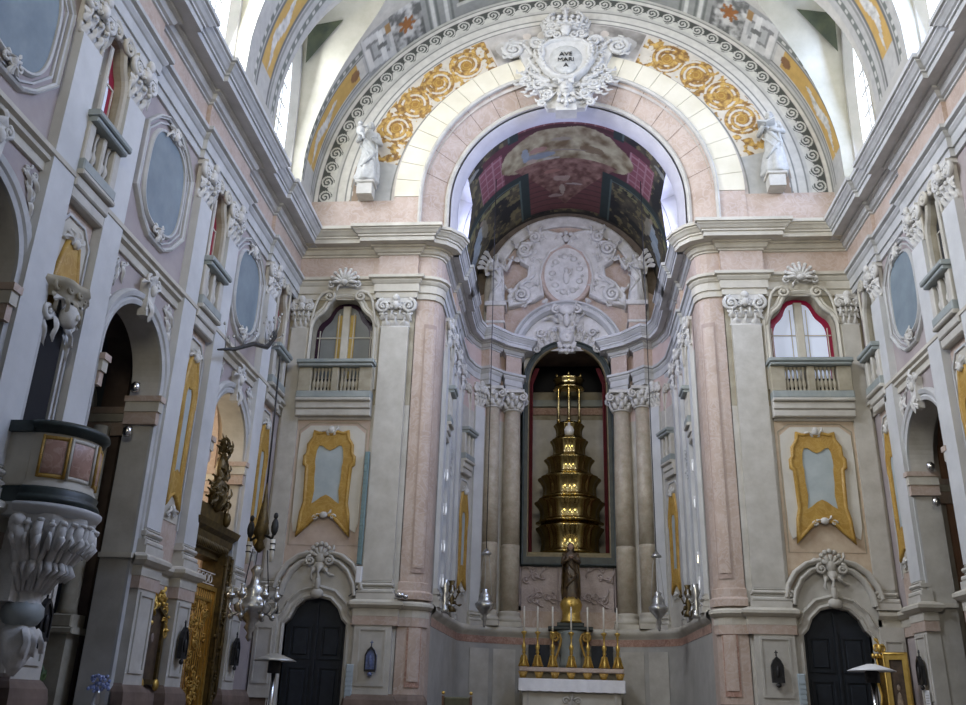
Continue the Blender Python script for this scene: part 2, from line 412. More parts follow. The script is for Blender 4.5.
# painted upper wall round the arch (polar grid)
def hsh(a, b_): 
    v = np.sin(a*127.1+b_*311.7)*43758.5453; return v-np.floor(v)
def vnoise(x, y):
    xi, yi = np.floor(x), np.floor(y); xf, yf = x-xi, y-yi; u, w = xf*xf*(3-2*xf), yf*yf*(3-2*yf)
    return (hsh(xi,yi)*(1-u)+hsh(xi+1,yi)*u)*(1-w)+(hsh(xi,yi+1)*(1-u)+hsh(xi+1,yi+1)*u)*w
def fbm(x, y, o=4):
    r = 0; a = .5
    for i in range(o): r = r+a*vnoise(x*2**i+i*17.3, y*2**i+i*9.1); a *= .5
    return r/.94
def grid_obj(name, P, col, keep=None, mats=FRESCO, smooth=True):
    nu, nv = P.shape[:2]; idx = np.arange(nu*nv).reshape(nu, nv)
    F = np.stack([idx[:-1,:-1], idx[1:,:-1], idx[1:,1:], idx[:-1,1:]], -1)
    F = F[keep] if keep is not None else F.reshape(-1, 4)
    me = bpy.data.meshes.new(name); V = P.reshape(-1, 3)
    me.vertices.add(len(V)); me.vertices.foreach_set('co', V.astype(np.float32).ravel())
    me.loops.add(F.size); me.loops.foreach_set('vertex_index', F.ravel().astype(np.int32))
    me.polygons.add(len(F)); me.polygons.foreach_set('loop_start', np.arange(0, F.size, 4, dtype=np.int32))
    me.polygons.foreach_set('use_smooth', np.full(len(F), smooth))
    me.update(calc_edges=True); me.validate()
    at = me.color_attributes.new('paint', 'FLOAT_COLOR', 'POINT')
    at.data.foreach_set('color', np.concatenate([col.reshape(-1,3), np.ones((len(V),1))], 1).astype(np.float32).ravel())
    me.materials.append(mats); o = bpy.data.objects.new(name, me); C.objects.link(o); return o
def paint(base): 
    return np.array(base, float)
def put(col, m, c, a=1.0):
    m = m.astype(float)[..., None]*a; return col*(1-m)+np.array(c)*m
def mixn(c1, c2, t): t = np.clip(t, 0, 1)[..., None]; return np.array(c1)*(1-t)+np.array(c2)*t
LG, MG, DG, OC, DO, WC = (.48,.47,.42), (.22,.22,.20), (.065,.07,.06), (.56,.33,.07), (.28,.14,.03), (.58,.53,.44)
ph = np.linspace(0, PI, 900); rr = np.linspace(3.9, 7.1, 150)
PH, RR = np.meshgrid(ph, rr, indexing='ij')
col = mixn((.50,.46,.42), (.60,.56,.52), fbm(PH*14, RR*4))
u = (PH*6.7/.48) % 1; vv = (RR-6.46)/.42                     # running wave
band = (RR > 6.46) & (RR < 6.88)
col = put(col, band, DG); 
d1 = np.hypot(u-.5, vv-.55); an = np.arctan2(vv-.55, u-.5)/(2*PI)
spir = ((d1/.22-an) % 1 < .5) & (d1 < .43)
crest = vv < .26+.2*np.cos(2*PI*(u-.9))
col = put(col, band & (spir | crest), (.55,.54,.48))
for a, e, c in ((6.9,6.98,(.62,.60,.54)),(6.98,7.02,MG),(7.02,7.2,LG),(6.38,6.46,LG),(6.34,6.38,MG),(6.12,6.34,(.58,.56,.50)),(6.08,6.12,MG),(5.96,6.08,(.60,.58,.52)),(5.93,5.96,MG)):
    col = put(col, (RR > a) & (RR < e), c)
AD = np.degrees(PH); AA = np.minimum(AD, 180-AD)             # gold scrolls
fld = (RR > 4.86) & (RR < 5.9)
g = np.zeros_like(RR, bool); core = g.copy(); dk = g.copy()
col = put(col, fld & (AA > 12) & (AA < 66), WC)
for i, cdeg in enumerate((26.5, 36.5, 47, 57.5)):
    for sd in (0, 1):
        ca = math.radians(cdeg if not sd else 180-cdeg); X = 5.36*(PH-ca)*(1 if not sd else -1); Z = RR-5.38
        d = np.hypot(X, Z); a = np.arctan2(Z, X)/(2*PI)*(1 if i % 2 else -1)
        g |= ((d/.17-a) % 1 < .56) & (d < .5) & fld
        dk |= (((d/.17-a) % 1 > .46) & ((d/.17-a) % 1 < .62)) & (d < .5) & fld
        core |= d < .16; dk |= (d < .07) | ((d > .11) & (d < .135))
X = PH*5.4; leafm = fbm(X*3.4, RR*3.4, 3)
lf2 = fbm(X*6+5, RR*6, 2); edge = (np.abs(np.sin(X*3.3))*.40 > np.abs(np.abs(RR-5.38)-.38)-.05) & (lf2 > .41)
g |= edge & fld & (AA > 14) & (AA < 66)
low = fld & (AA > 8) & (AA < 20) & (np.abs(RR-5.15) < .2) & (lf2 > .45); g |= low
gm = g & (AA < 66)
col = np.where(gm[..., None], mixn((.20,.10,.03), (.56,.36,.10), (fbm(X*11, RR*11, 3)-.3)*3), col)
col = put(col, core, (.44,.27,.06)); col = put(col, dk & (AA < 66), (.30,.15,.03), .85)
# painted angels in grisaille at the top of the arch
top = fld & (AA > 66.5)
cl = fbm(X*2.2+3, RR*2.6, 4); col = np.where(top[..., None], mixn((.20,.185,.165), (.50,.47,.43), (cl-.3)*2.6), col)
for sd in (-1, 1):
    for (dx, dz, rx, rz, an_, c) in ((.95,5.35,.52,.17,.25,(.62,.60,.55)),(1.45,5.3,.45,.11,-.5,(.58,.56,.52)),(.62,5.55,.2,.16,0,(.66,.62,.56)),(1.1,5.62,.12,.12,0,(.62,.55,.48)),(1.75,5.35,.35,.28,.4,(.52,.51,.49)),(1.75,5.2,.1,.3,.4,(.30,.29,.27)),(.9,5.1,.5,.05,.3,(.28,.27,.25))):
        XX = (PH-PI/2)*5.4*sd-dx; ZZ = RR-dz; xr = XX*cos(an_)+ZZ*sin(an_); zr = -XX*sin(an_)+ZZ*cos(an_)
        col = put(col, top & ((xr/rx)**2+(zr/rz)**2 < 1+.5*(fbm(X*7, RR*7, 2)-.5)), c, .8)
nic = fld & (AA < 14); col = put(col, nic, (.42,.42,.40))     # behind the statues
brn = (RR > 5.3) & (RR < 6.0) & (AA < 17) & (np.abs(RR-5.9+.12*np.sin(AA*.6)) < .13); col = put(col, brn, (.26,.16,.08), .8)  # brown shadow beside the statues, put into the wall colour
fr_ = (RR > 5.93) & (RR < 5.97) | (RR > 4.82) & (RR < 4.86); col = put(col, fr_, MG)
P = np.stack([RR*np.cos(PH), np.full_like(RR, YF), ZC-.1+RR*np.sin(PH)], -1)
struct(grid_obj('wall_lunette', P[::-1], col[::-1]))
# arch rings
b = MB()
def polar(r, y, z0=None, n=64): return arc(0, ZC, r, PI, 0, n)
b.use(ARCHW); n = 26
for i in range(n):
    a0, a1 = PI-i*PI/n-.0016, PI-(i+1)*PI/n+.0016
    o = arc(0, ZC, 4.72, a0, a1, 4); q = arc(0, ZC, 4.0, a0, a1, 4)
    b.ring(o[::-1], q[::-1], YF-.07, YF+.05, closed=False)
b.use(PINK)
b.box(-4.72,-4.0,YF-.065,YF+.05,Z_COR,ZC-.01); b.box(4.0,4.72,YF-.065,YF+.05,Z_COR,ZC-.01)
def legs(pts): return [(pts[0][0], Z_COR-.05)]+pts+[(pts[-1][0], Z_COR-.05)]
b.use(STONE, True)
for r, y, w in ((3.98, YF-.09, .05), (3.3, YF+.36, .06)):
    b.mould(legs(arc(0, ZC, r, PI, 0, 72)), [(w,0),(w,-.05),(0,-.08),(-w,-.05),(-w,.03)], Y=y)
n = 64; ring3 = legs(arc(0,ZC,3.98,PI,0,n)); ring4 = legs(arc(0,ZC,3.3,PI,0,n))
b.use(PINK, True); b.add([(x,YF-.05,z) for x,z in ring3]+[(x,YF+.4,z) for x,z in ring4], [(i,i+1,n+3+i+1,n+3+i) for i in range(n+2)])
b.use(SOFF, True); r5 = legs(arc(0,ZC,3.2,PI,0,n)); r6 = legs(arc(0,ZC,3.06,PI,0,n))
b.add([(x,YF+.4,z) for x,z in r5]+[(x,YF+.55,z) for x,z in r6]+[(x,YF+.95,z) for x,z in r6], [(i,i+1,n+3+i+1,n+3+i) for i in range(n+2)]+[(n+3+i,n+4+i,2*n+7+i,2*n+6+i) for i in range(n+2)])
# thin joints in the pink splay
b.use(BROWN, False)
for i in range(1, 16):
    a = PI*i/16; u_ = Vector((cos(a),0,sin(a))); t_ = Vector((-sin(a),0,cos(a)))*.008
    p1 = Vector((0,YF-.055,ZC))+u_*3.97; p2 = Vector((0,YF+.395,ZC))+u_*3.295
    b.face([p1-t_, p2-t_, p2+t_, p1+t_])
struct(b.build('trim_11'))

# ---------------------------------------------------------------- nave vault with window penetrations (frescoed)
VR = 7.02
PENS = {-1: [18.62, 14.15, 9.7], 1: [18.85, 14.4, 9.9]}
PW, PZ, PT = 1.18, 15.2, 19.6     # half width, springing, top
def pen_prof(c, n=40):            # (Y, z): stilted, slightly pointed arch
    pts = [(c-PW, 13.2), (c-PW, PZ)]
    for i in range(1, n): 
        t = PI-PI*i/n; pts.append((c+PW*cos(t), PZ+(PT-PZ)*sin(t)**.85))
    pts += [(c+PW, PZ), (c+PW, 13.2)]
    return pts
def inpen(Y, Zz, c):
    q = np.clip((Zz-PZ)/(PT-PZ), 0, 1); w = PW*np.sqrt(np.clip(1-q**(2/.85), 0, 1)); return (np.abs(Y-c) < w), w
yy = np.linspace(3.0, YF+.02, 420); th = np.linspace(0, PI, 560)
TH, YY = np.meshgrid(th, yy, indexing='ij')
XX = VR*np.cos(TH); ZZ = ZC+VR*np.sin(TH)
inside = np.zeros_like(YY, bool); Y2 = YY.copy(); Z2 = ZZ.copy(); X2 = XX.copy()
for sd in (-1, 1):
    for c in PENS[sd]:
        ins, w = inpen(YY, ZZ, c); ins &= (np.sign(XX) == sd) & (ZZ < PT); inside |= ins
keep = ~(inside[:-1,:-1] & inside[1:,:-1] & inside[1:,1:] & inside[:-1,1:])
for sd in (-1, 1):
    for c in PENS[sd]:
        ins, w = inpen(YY, ZZ, c); ins &= (np.sign(XX) == sd) & (ZZ < PT)
        dy = np.clip(np.abs(YY-c)/PW, 0, 1); zb = PZ+(PT-PZ)*(1-dy**2)**.425; gy = w-np.abs(YY-c); gz = zb-ZZ
        snap = ins & (gy < .07) & (gy <= gz); Y2 = np.where(snap, c+np.sign(YY-c)*w, Y2)
        sz = ins & (gz < .09) & (gz < gy); Z2 = np.where(sz, zb, Z2); X2 = np.where(sz, sd*np.sqrt(np.maximum(VR**2-(zb-ZC)**2, 0)), X2)
AD = np.degrees(TH); AA = np.minimum(AD, 180-AD); A = np.radians(AA)*VR     # arc length from the springing
T = YF-YY
col = mixn((.40,.38,.33), (.50,.48,.42), fbm(A*1.3, YY*1.3))
for k in range(4):                                            # four transverse painted ribs
    y0 = YF-.05 if k == 0 else 17.6-(k-1)*4.46; t = y0-YY
    rib = (t > -.2) & (t < 1.42) if k == 0 else (t > .1) & (t < 2.35); off = 0 if k == 0 else .62
    col = put(col, rib, (.40,.39,.36))
    t2 = t-off
    col = put(col, rib & (t2 > .03) & (t2 < .1), MG)
    pan = rib & (t2 > .26) & (t2 < .88) & (A > .7) & (A < (4.0 if k == 0 else 9))
    col = put(col, rib & (t2 > .22) & (t2 < .9) & (A > .7) & (A < 4.3), (.50,.48,.43)); col = put(col, rib & ((np.abs(t2-.2) < .03) | (np.abs(t2-.92) < .03)), (.12,.12,.11))
    col = put(col, pan, (.46,.29,.08))
    fg = pan & (np.abs(t2-.56-.06*np.sin(A*5)) < .15*np.clip(1.2-np.abs(A-1.9), .1, 1)) & (A < 2.9)
    col = np.where(fg[..., None], mixn((.30,.29,.26), (.64,.62,.57), fbm(A*9, YY*9)*1.4-.1), col)
    kn = rib & (np.hypot((t2-.56), (A-3.85)*.8) < .17); col = put(col, kn, (.20,.10,.04))
    if k: den2 = rib & (t > .3) & (t < .46); col = put(col, den2, (.14,.15,.13)); col = put(col, den2 & ((A*3.2) % 1 < .4) & (np.abs(t-.38) < .045), LG)
    den = rib & (t2 > 1.0) & (t2 < 1.16); col = put(col, den & (A < (4.4 if k == 0 else 99)), (.14,.15,.13)); col = put(col, den & (A < 44) & ((A*3.2) % 1 < .4) & (np.abs(t2-1.08) < .045), LG)
    # painted architecture: obelisk plinths, broken pediments and garlands
    ar = rib & (A > (4.35 if k == 0 else 99)) & (A < 6.6)
    col = put(col, ar, (.28,.28,.26))
    for (a0, a1, t0, t1, c_) in ((4.4,5.5,.05,1.3,(.50,.49,.46)),(4.5,5.3,.35,1.05,(.20,.20,.19)),(4.7,5.4,.45,.95,(.36,.36,.34)),(5.0,5.2,.1,1.3,(.62,.61,.57)),(4.42,4.62,.1,.9,(.60,.58,.54)),(4.9,5.25,.62,.8,(.14,.14,.13)),(5.3,5.5,1.0,1.35,(.30,.18,.07)),(5.5,5.56,.0,1.4,(.16,.16,.15))):
        sh = (A-4.9)*.35
        col = put(col, ar & (A > a0) & (A < a1) & (t2+sh*.6 > t0) & (t2+sh*.6 < t1), c_)
    tf = ar & (A > 5.5); nn = fbm(A*5, YY*5+k, 4)
    col = np.where(tf[..., None], mixn((.12,.12,.11), (.55,.54,.50), (nn-.36)*3.2), col)
    star = rib & (k == 0) & (np.hypot(t2-.72, A-6.05) < .24+.09*np.cos(np.arctan2(A-6.05, t2-.72)*7)); col = put(col, star, (.28,.11,.03))
    uprt = rib & (k == 0) & (A > 6.6); col = put(col, uprt, (.30,.30,.275))
    col = put(col, uprt & ((A > 6.75) & (A < 6.85) | (A > 7.05) & (A < 7.12) | (A > 7.5) & (A < 7.6)), (.16,.17,.15))
    col = put(col, uprt & ((A > 6.87) & (A < 7.0) | (A > 7.3) & (A < 7.45)), (.60,.59,.54))
    dkp = uprt & (A > 7.8) & (A < 9.9) & (t2 > .45) & (t2 < 1.5); col = put(col, dkp, (.09,.09,.06)); 
    col = put(col, uprt & (A > 7.7) & (A < 10.0) & ((t2 > .34) & (t2 < .45)), (.55,.53,.46))
    col = put(col, rib & (A > 10.0), (.42,.38,.33)); 
    col = put(col, rib & (A > 10.1) & (t2 > .2) & (t2 < 1.3), (.50,.40,.36))
P = np.stack([X2, Y2, Z2], -1)
o = struct(grid_obj('ceiling', P, col, keep))
b = MB()
DGR = mat('dark_green_paint', (.035,.045,.03), (.09,.10,.05), 2, .8)
PENM = mat('pale_plaster', (.38,.36,.28), (.48,.455,.37), 1.5, .8)
LUNW = mat('lunette_plaster', (.36,.35,.31), (.44,.42,.38), 1.5, .8)
for sd in (-1, 1):
    for c in PENS[sd]:
        pr = pen_prof(c); b.use(PENM, True); xo = 7.3
        ins_ = [(sd*sqrt(max(0, VR**2-(max(z,ZC)-ZC)**2)), y, z) for y, z in pr]; out = [(sd*xo, y, z) for y, z in pr]; n = len(pr)
        nx = 6; rows = [[tuple(Vector(ins_[i]).lerp(Vector(out[i]), k/nx)) for i in range(n)] for k in range(nx+1)]
        b.add([p for r in rows for p in r], [((k*n+i), (k*n+i+1), ((k+1)*n+i+1), ((k+1)*n+i)) if sd > 0 else ((k*n+i+1), (k*n+i), ((k+1)*n+i), ((k+1)*n+i+1)) for k in range(nx) for i in range(n-1)])
        # painted frame and dark triangular panel high on the penetration, both flanks
        for fl in (-1, 1):
            q = []
            for (t, w) in ((.40,.9),(.64,.9),(.68,.42)):
                y = c+fl*PW*cos(PI/2*t); z = PZ+(PT-PZ)*sin(PI/2*t)**.85; xi = sqrt(max(0, VR**2-(z-ZC)**2)); x = xi+(xo-xi)*w
                q.append(Vector((sd*x, y-fl*.06, z-.05)))
            b.use(DGR, False); b.face(q)
        # lunette wall round the window opening
        wp = [(y, z) for y, z in pr]; hole = [(c+(y-c)*.93, 13.2+(z-13.2)*.965) for y, z in pr]
        b.use(LUNW, False); v = [(sd*xo, y, z) for y, z in wp]+[(sd*xo, y, z) for y, z in hole]+[(sd*(xo+.35), y, z) for y, z in hole]
        b.add(v, [(i,i+1,n+i+1,n+i) for i in range(n-1)]+[(n+i,n+i+1,2*n+i+1,2*n+i) for i in range(n-1)])
b.use(LUNW, False)
for sd in (-1, 1):
    ys = [3.0]+sorted(v for c in PENS[sd] for v in (c-PW, c+PW))+[YF]
    for i in range(0, len(ys), 2): b.box(min(sd*VR, sd*(VR+.25)), max(sd*VR, sd*(VR+.25)), ys[i]+.012, ys[i+1]-.012, 13.15, 14.52)
struct(b.build('ceiling_penetrations'))
k = 0
for sd in (-1, 1):
    for c in PENS[sd]:
        k += 1; pr = pen_prof(c, 24); hole = [(c+(y-c)*.93, 13.2+(z-13.2)*.965) for y, z in pr]
        w = thing('window_%d' % k, 'tall arched clerestory window', 'window'); 
        for kk in ('label', 'category'): del w[kk]
        struct(w)
        part('pane', w, SKYP, lambda b: b.face([(sd*7.55, y, z) for y, z in hole]))
        def bars(b):
            for i in range(1, 9): 
                z = 13.2+i*.62; b.box(sd*7.52-.015, sd*7.52+.015, c-.66, c+.66, z-.012, z+.012)
            for y in (-.36,-.12,.12,.36): b.box(sd*7.52-.012, sd*7.52+.012, c+y-.01, c+y+.01, 13.2, 18.6)
        part('muntin', w, LEAD, bars)

# ---------------------------------------------------------------- chapels behind the side arches
def chapel(sg, c, name, lit, wallm, stripe):
    b = MB(); L, w = 3.2, 1.75
    b.use(wallm); X0 = .42; X1 = .6+L
    # walls in local (depth d from nave wall face, y)
    def q(pts): b.face([(sg*(XW+d), y, z) for d, y, z in pts])
    q([(X1,c-w,0),(X1,c+w,0),(X1,c+w,9.2),(X1,c-w,9.2)])
    q([(X0,c-w,0),(X1,c-w,0),(X1,c-w,9.2),(X0,c-w,9.2)])
    q([(X0,c+w,0),(X1,c+w,0),(X1,c+w,9.2),(X0,c+w,9.2)])
    b.use(wallm, True); n = 16
    v = []; 
    for i in range(n+1):
        a = PI*i/n; v += [(sg*(XW+X0), c-w*cos(a), 6.8+1.7*sin(a)), (sg*(XW+X1), c-w*cos(a), 6.8+1.7*sin(a))]
    b.add(v, [(2*i,2*i+1,2*i+3,2*i+2) for i in range(n)])
    # coloured marble strip up the wall that faces the nave entrance, and over the vault
    b.use(stripe, False)
    x0, x1 = sorted((sg*(XW+.85), sg*(XW+1.3))); b.box(x0, x1, c+w-.08, c+w, 0, 7.2)
    for i in range(n):
        a, a2 = PI*i/n, PI*(i+1)/n; r = w-.05
        b.face([(x0, c-r*cos(a), 6.8+1.65*sin(a)),(x1, c-r*cos(a), 6.8+1.65*sin(a)),(x1, c-r*cos(a2), 6.8+1.65*sin(a2)),(x0, c-r*cos(a2), 6.8+1.65*sin(a2))])
    # impost band and an inner moulded arch on that wall
    x0, x1 = sorted((sg*(XW+X0), sg*(XW+X1)))
    b.use(PINK); b.box(x0, x1, c+w-.14, c+w, 5.9, 6.15); b.box(x0, x1, c+w-.2, c+w, 6.3, 6.42); b.use(CREAM); b.box(x0, x1, c+w-.18, c+w, 6.15, 6.3)
    b.use(STONE, True); cx = sg*(XW+2.45)
    for r in (.95, .8, .62): b.mould(arc(cx, 6.45, r, PI, 0, 20), [(.07,0),(.07,-.09),(0,-.14),(-.06,-.08),(-.06,0)], Y=c+w)
    return struct(b.build(name))
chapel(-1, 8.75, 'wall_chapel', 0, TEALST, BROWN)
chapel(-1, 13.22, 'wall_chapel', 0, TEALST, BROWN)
chapel(-1, 17.72, 'wall_chapel', 1, WARMW, PINK)
chapel(1, 9.1, 'wall_chapel', 0, STONE, PINK)
chapel(1, 13.65, 'wall_chapel', 0, STONE, PINK)
chapel(1, 18.15, 'wall_chapel', 0, STONE, mat('rust_marble', (.36,.19,.11), (.46,.27,.17), 3, .5))
# added window, out of view, put in to light this left chapel
wd = struct(bpy.data.objects.new('window_7', None)); C.objects.link(wd)
part('pane', wd, SKYP, lambda b: b.prism(arc(0, 7.0, .5, 0, PI, 12)+[(-.5,5.6),(.5,5.6)], 0, .03), loc=(-XW-3.72, 17.72, 0), rz=LW)
part('muntin', wd, LEAD, lambda b: [b.box(-.02,.02,-.02,0,5.6,7.5), b.box(-.5,.5,-.02,0,6.3,6.34)], loc=(-XW-3.72, 17.72, 0), rz=LW)

# ---------------------------------------------------------------- arch trim on the side walls: archivolt, jamb lining, impost
def side_arch(sg, c):
    b = MB(); r = 1.06; b.use(STONE, True)
    path = [(c-r,0),(c-r,6.6)]+arc(c,6.6,r,PI,0,32)+[(c+r,6.6),(c+r,0)]
    pl = [(x*sg, z) for x, z in path]
    if sg < 0: pl = pl[::-1]
    # lining
    n = len(pl); b.use(STONE, False); ic = [(sg*c+(x-sg*c)*.975, z if z <= 6.6 else 6.6+(z-6.6)*.975) for x, z in pl]
    b.add([(x,-.03,z) for x,z in ic]+[(x,.46,z) for x,z in ic], [(i,n+i,n+i+1,i+1) for i in range(n-1)])
    b.use(LAV, True)
    b.mould(pl, [(-.01,0),(-.01,-.07),(.06,-.09),(.1,-.06),(.12,-.1),(.2,-.12),(.24,-.05),(.24,0)])
    for s in (-1, 1):                                        # imposts
        x = sg*(c+s*r); x0, x1 = sorted((x+.02*s*sg, x-.1*s*sg))
        b.use(PINK, False); b.box(x0, x1, -.12, .46, 5.92, 6.14); b.box(x0-.04, x1+.04, -.18, .48, 6.32, 6.42)
        b.use(CREAM); b.box(x0-.02, x1+.02, -.15, .46, 6.14, 6.32)
        b.box(x0, x1, -.1, .46, 3.66, 3.74)
    return b
kk = 12
for sg, L in ((1, ARCHES_L), (-1, ARCHES_R)):
    for c in L:
        struct(side_arch(sg, c).build('trim_%d' % kk, loc=(-XW*sg,0,0), rz=LW*sg)); kk += 1

# floor
b = MB(); b.use(FLOOR); b.box(-12, 12, -3, 23, -.2, 0); b.use(FLOOR); b.box(-3.4, 3.4, 22.0, 33, -.2, 1.2)
struct(b.build('floor'))
b = MB(); b.use(STONE); 
for i in range(5): b.box(-2.2, 2.2, 21.2+.3*i, 22.8+.3*i, 0, .24*(i+1))
struct(b.build('trim_steps'))

# ================================================================ THINGS
def G(name, label, cat, x, y, z=0, rz=0, group=None): return thing(name, label, cat, (x, y, z), rz, group)
# ---------------------------------------------------------------- pilasters
def capital_mb(b, w, z0, z1, d=.16):
    h = z1-z0; b.use(WHITE, True)
    b.bbox(-w/2, w/2, -d*.5, .1, z0, z1-.08, .02)
    b.tube([(-w/2-.03,-d*.6,z0+.02),(w/2+.03,-d*.6,z0+.02)], .035)
    for k in range(3): 
        x = (k-1)*w*.33; b.leaf(x, z0+.04, PI/2, h*.42, w*.17, y=-d*.4, curl=0, lift=.5); b.ell((x,-d*.5-.13,z0+h*.42),(w*.08,.045,.03),6,4)
    for k in range(4):
        x = (k-1.5)*w*.3; b.leaf(x, z0+h*.28, PI/2, h*.4, w*.14, y=-d*.6, curl=0, lift=.5); b.ell((x,-d*.6-.12,z0+h*.64),(w*.065,.04,.03),6,4)
    for s in (-1, 1):
        b.scroll(s*w*.47, z1-.27*h, .19*w/.68, 1.7, PI/2, -s, .055, y=-d*.9)
        b.scroll(s*w*.2, z1-.3*h, .09, 1.3, PI/2, s, .03, y=-d*1.1)
        b.leaf(s*w*.55, z1-.45*h, -PI/2-s*.3, .28, .07, y=-d*.7)
    b.ell((0,-d*1.3,z1-.26*h),(.1,.1,.12),8,6)
    for s in (-1,1): b.leaf(s*.06, z1-.3*h, PI/2+s*(-1.1), .24, .07, y=-d*.9)
    b.prism([(-w*.62,z1-.1),(-w*.4,z1-.12),(0,z1-.16),(w*.4,z1-.12),(w*.62,z1-.1),(w*.62,z1),(-w*.62,z1)], -d*1.35, .1)
    b.leaf(0, z1-.16, PI/2, .26, .12, y=-d*1.4, curl=0); b.ell((0,-d*1.6,z1-.02),(.1,.06,.1),8,5)
def make_pilaster(name, label, w, proud, shaftm, ped=True, loc=(0,0,0), rz=0, group=None, capm=True):
    t = thing(name, label, 'pilaster', loc, rz, group)
    if ped:
        p = part('pedestal', t, STONE, lambda b: (b.box(-w*.6, w*.6, -proud-.06, .05, 1.6, 3.4)))
        part('panel', p, STONE, lambda b: (b.ring([(-w*.45,1.9),(w*.45,1.9),(w*.45,3.15),(-w*.45,3.15)],[(-w*.39,1.96),(w*.39,1.96),(w*.39,3.09),(-w*.39,3.09)], -proud-.085, -proud-.05)))
    def base(b):
        b.box(-w*.62, w*.62, -proud-.08, .02, 3.76, 3.9)
        for z0, z1, o in ((3.9,4.0,.09),(4.0,4.06,.04),(4.06,4.14,.07),(4.14,4.2,.03)): b.bbox(-w/2-o+.03, w/2+o-.03, -proud-o+.02, .02, z0, z1, .03)
    part('base', t, STONE, base)
    part('shaft', t, shaftm, lambda b: b.box(-w/2, w/2, -proud, .02, 4.2, Z_CAP))
    if capm: part('capital', t, WHITE, lambda b: capital_mb(b, w, Z_CAP, Z_ARC, proud))
    return t
WSH = mat('pale_shaft', (.52,.53,.53), (.64,.65,.65), 1.2, .6)
pl = make_pilaster('pilaster', 'x', .56, .16, WSH)
LP = ['nearest pale pilaster on the left wall, cut by the photo edge', 'pale pilaster on the left wall just before the nearest arch', 'pale pilaster on the left wall at the near side of the pulpit',
      'pale pilaster on the left wall between pulpit and middle arch', 'pale pilaster on the left wall beyond the middle dark arch', 'pale pilaster on the left wall just before the bright arch with the gilt gate',
      'pale pilaster on the left wall beyond the bright arch, nearest the corner']
RP = ['pale pilaster on the right wall outside the near end', 'pale pilaster on the right wall before the near balcony', 'pale pilaster on the right wall past the near balcony',
      'pale pilaster on the right wall at the near side of the cut balcony', 'bright white pilaster on the right wall just before the tall arch', 'narrow pale pilaster on the right wall beyond the tall arch by the corner']
first = True
for i, y in enumerate(PIL_L):
    if i < 2: continue
    if first: pl.location = (-XW, y, 0); pl.rotation_euler = (0,0,LW); pl['label'] = LP[i]; first = False
    else: dup(pl, (-XW, y, 0), LW, LP[i])
for i, y in enumerate(PIL_R):
    if i > 2: dup(pl, (XW, y, 0), RW, RP[i])
fp = make_pilaster('pilaster', 'wide cream pilaster left of the chancel arch, with round-arched plaque on its pedestal', .72, .12, STONE, loc=(-4.44, YF, 0))
dup(fp, (4.44, YF, 0), 0, 'wide cream pilaster right of the chancel arch, dark plaque on its pedestal')
cp = make_pilaster('pilaster', 'cream corner pilaster left of the dim balcony window', .42, .1, STONE, loc=(-6.95, YF, 0))
dup(cp, (6.95, YF, 0), 0, 'cream corner pilaster right of the crimson-edged balcony window')
# sunk pink marble panels on the curved piers
def pierpanel(s, label):
    t = G('marble_panel', label, 'panel', s*3.5, YF)
    def mk(z0, z1, m):
        def fn(b):
            pts = [Vector(p) for p in PIERC[1:5]]
            for (w0, w1, off, za, zb, mt) in ((.1,.9,.02,z0,z1,m),(.18,.82,.035,z0+.12,z1-.12,PINK)):
                q = []
                for k in range(7):
                    t_ = w0+(w1-w0)*k/6; f = t_*(len(pts)-1); i = min(int(f), len(pts)-2); q.append(pts[i].lerp(pts[i+1], f-i))
                q = [(s*(p.x-3.5)-s*off*.7, p.y-YF-off) for p in q]; b.use(mt, False)
                b.add([(x,y,za) for x,y in q]+[(x,y,zb) for x,y in q], [(i,i+1,8+i,7+i) for i in range(6)])
        return fn
    part('upper_panel', t, REDM, mk(4.4, 10.7, STONE if s == 5 else mat('rose_edge', (.34,.25,.21), (.44,.34,.29), 3, .5)))
    part('lower_panel', t, REDM, mk(1.9, 3.3, REDM))
    def mo(b):
        q = [(s*x-s*3.5, y-YF) for x, y in PIERC]; q = q if s < 0 else q[::-1]
        b.sweep([(0,4.2),(.05,4.18),(.05,4.0),(.12,3.95),(.12,3.8),(0,3.78)], q)
    part('moulding', t, PINK, mo)
pierpanel(-1, 'tall curved rose marble pier panel left of the chancel'); pierpanel(1, 'tall curved rose marble pier panel right of the chancel')

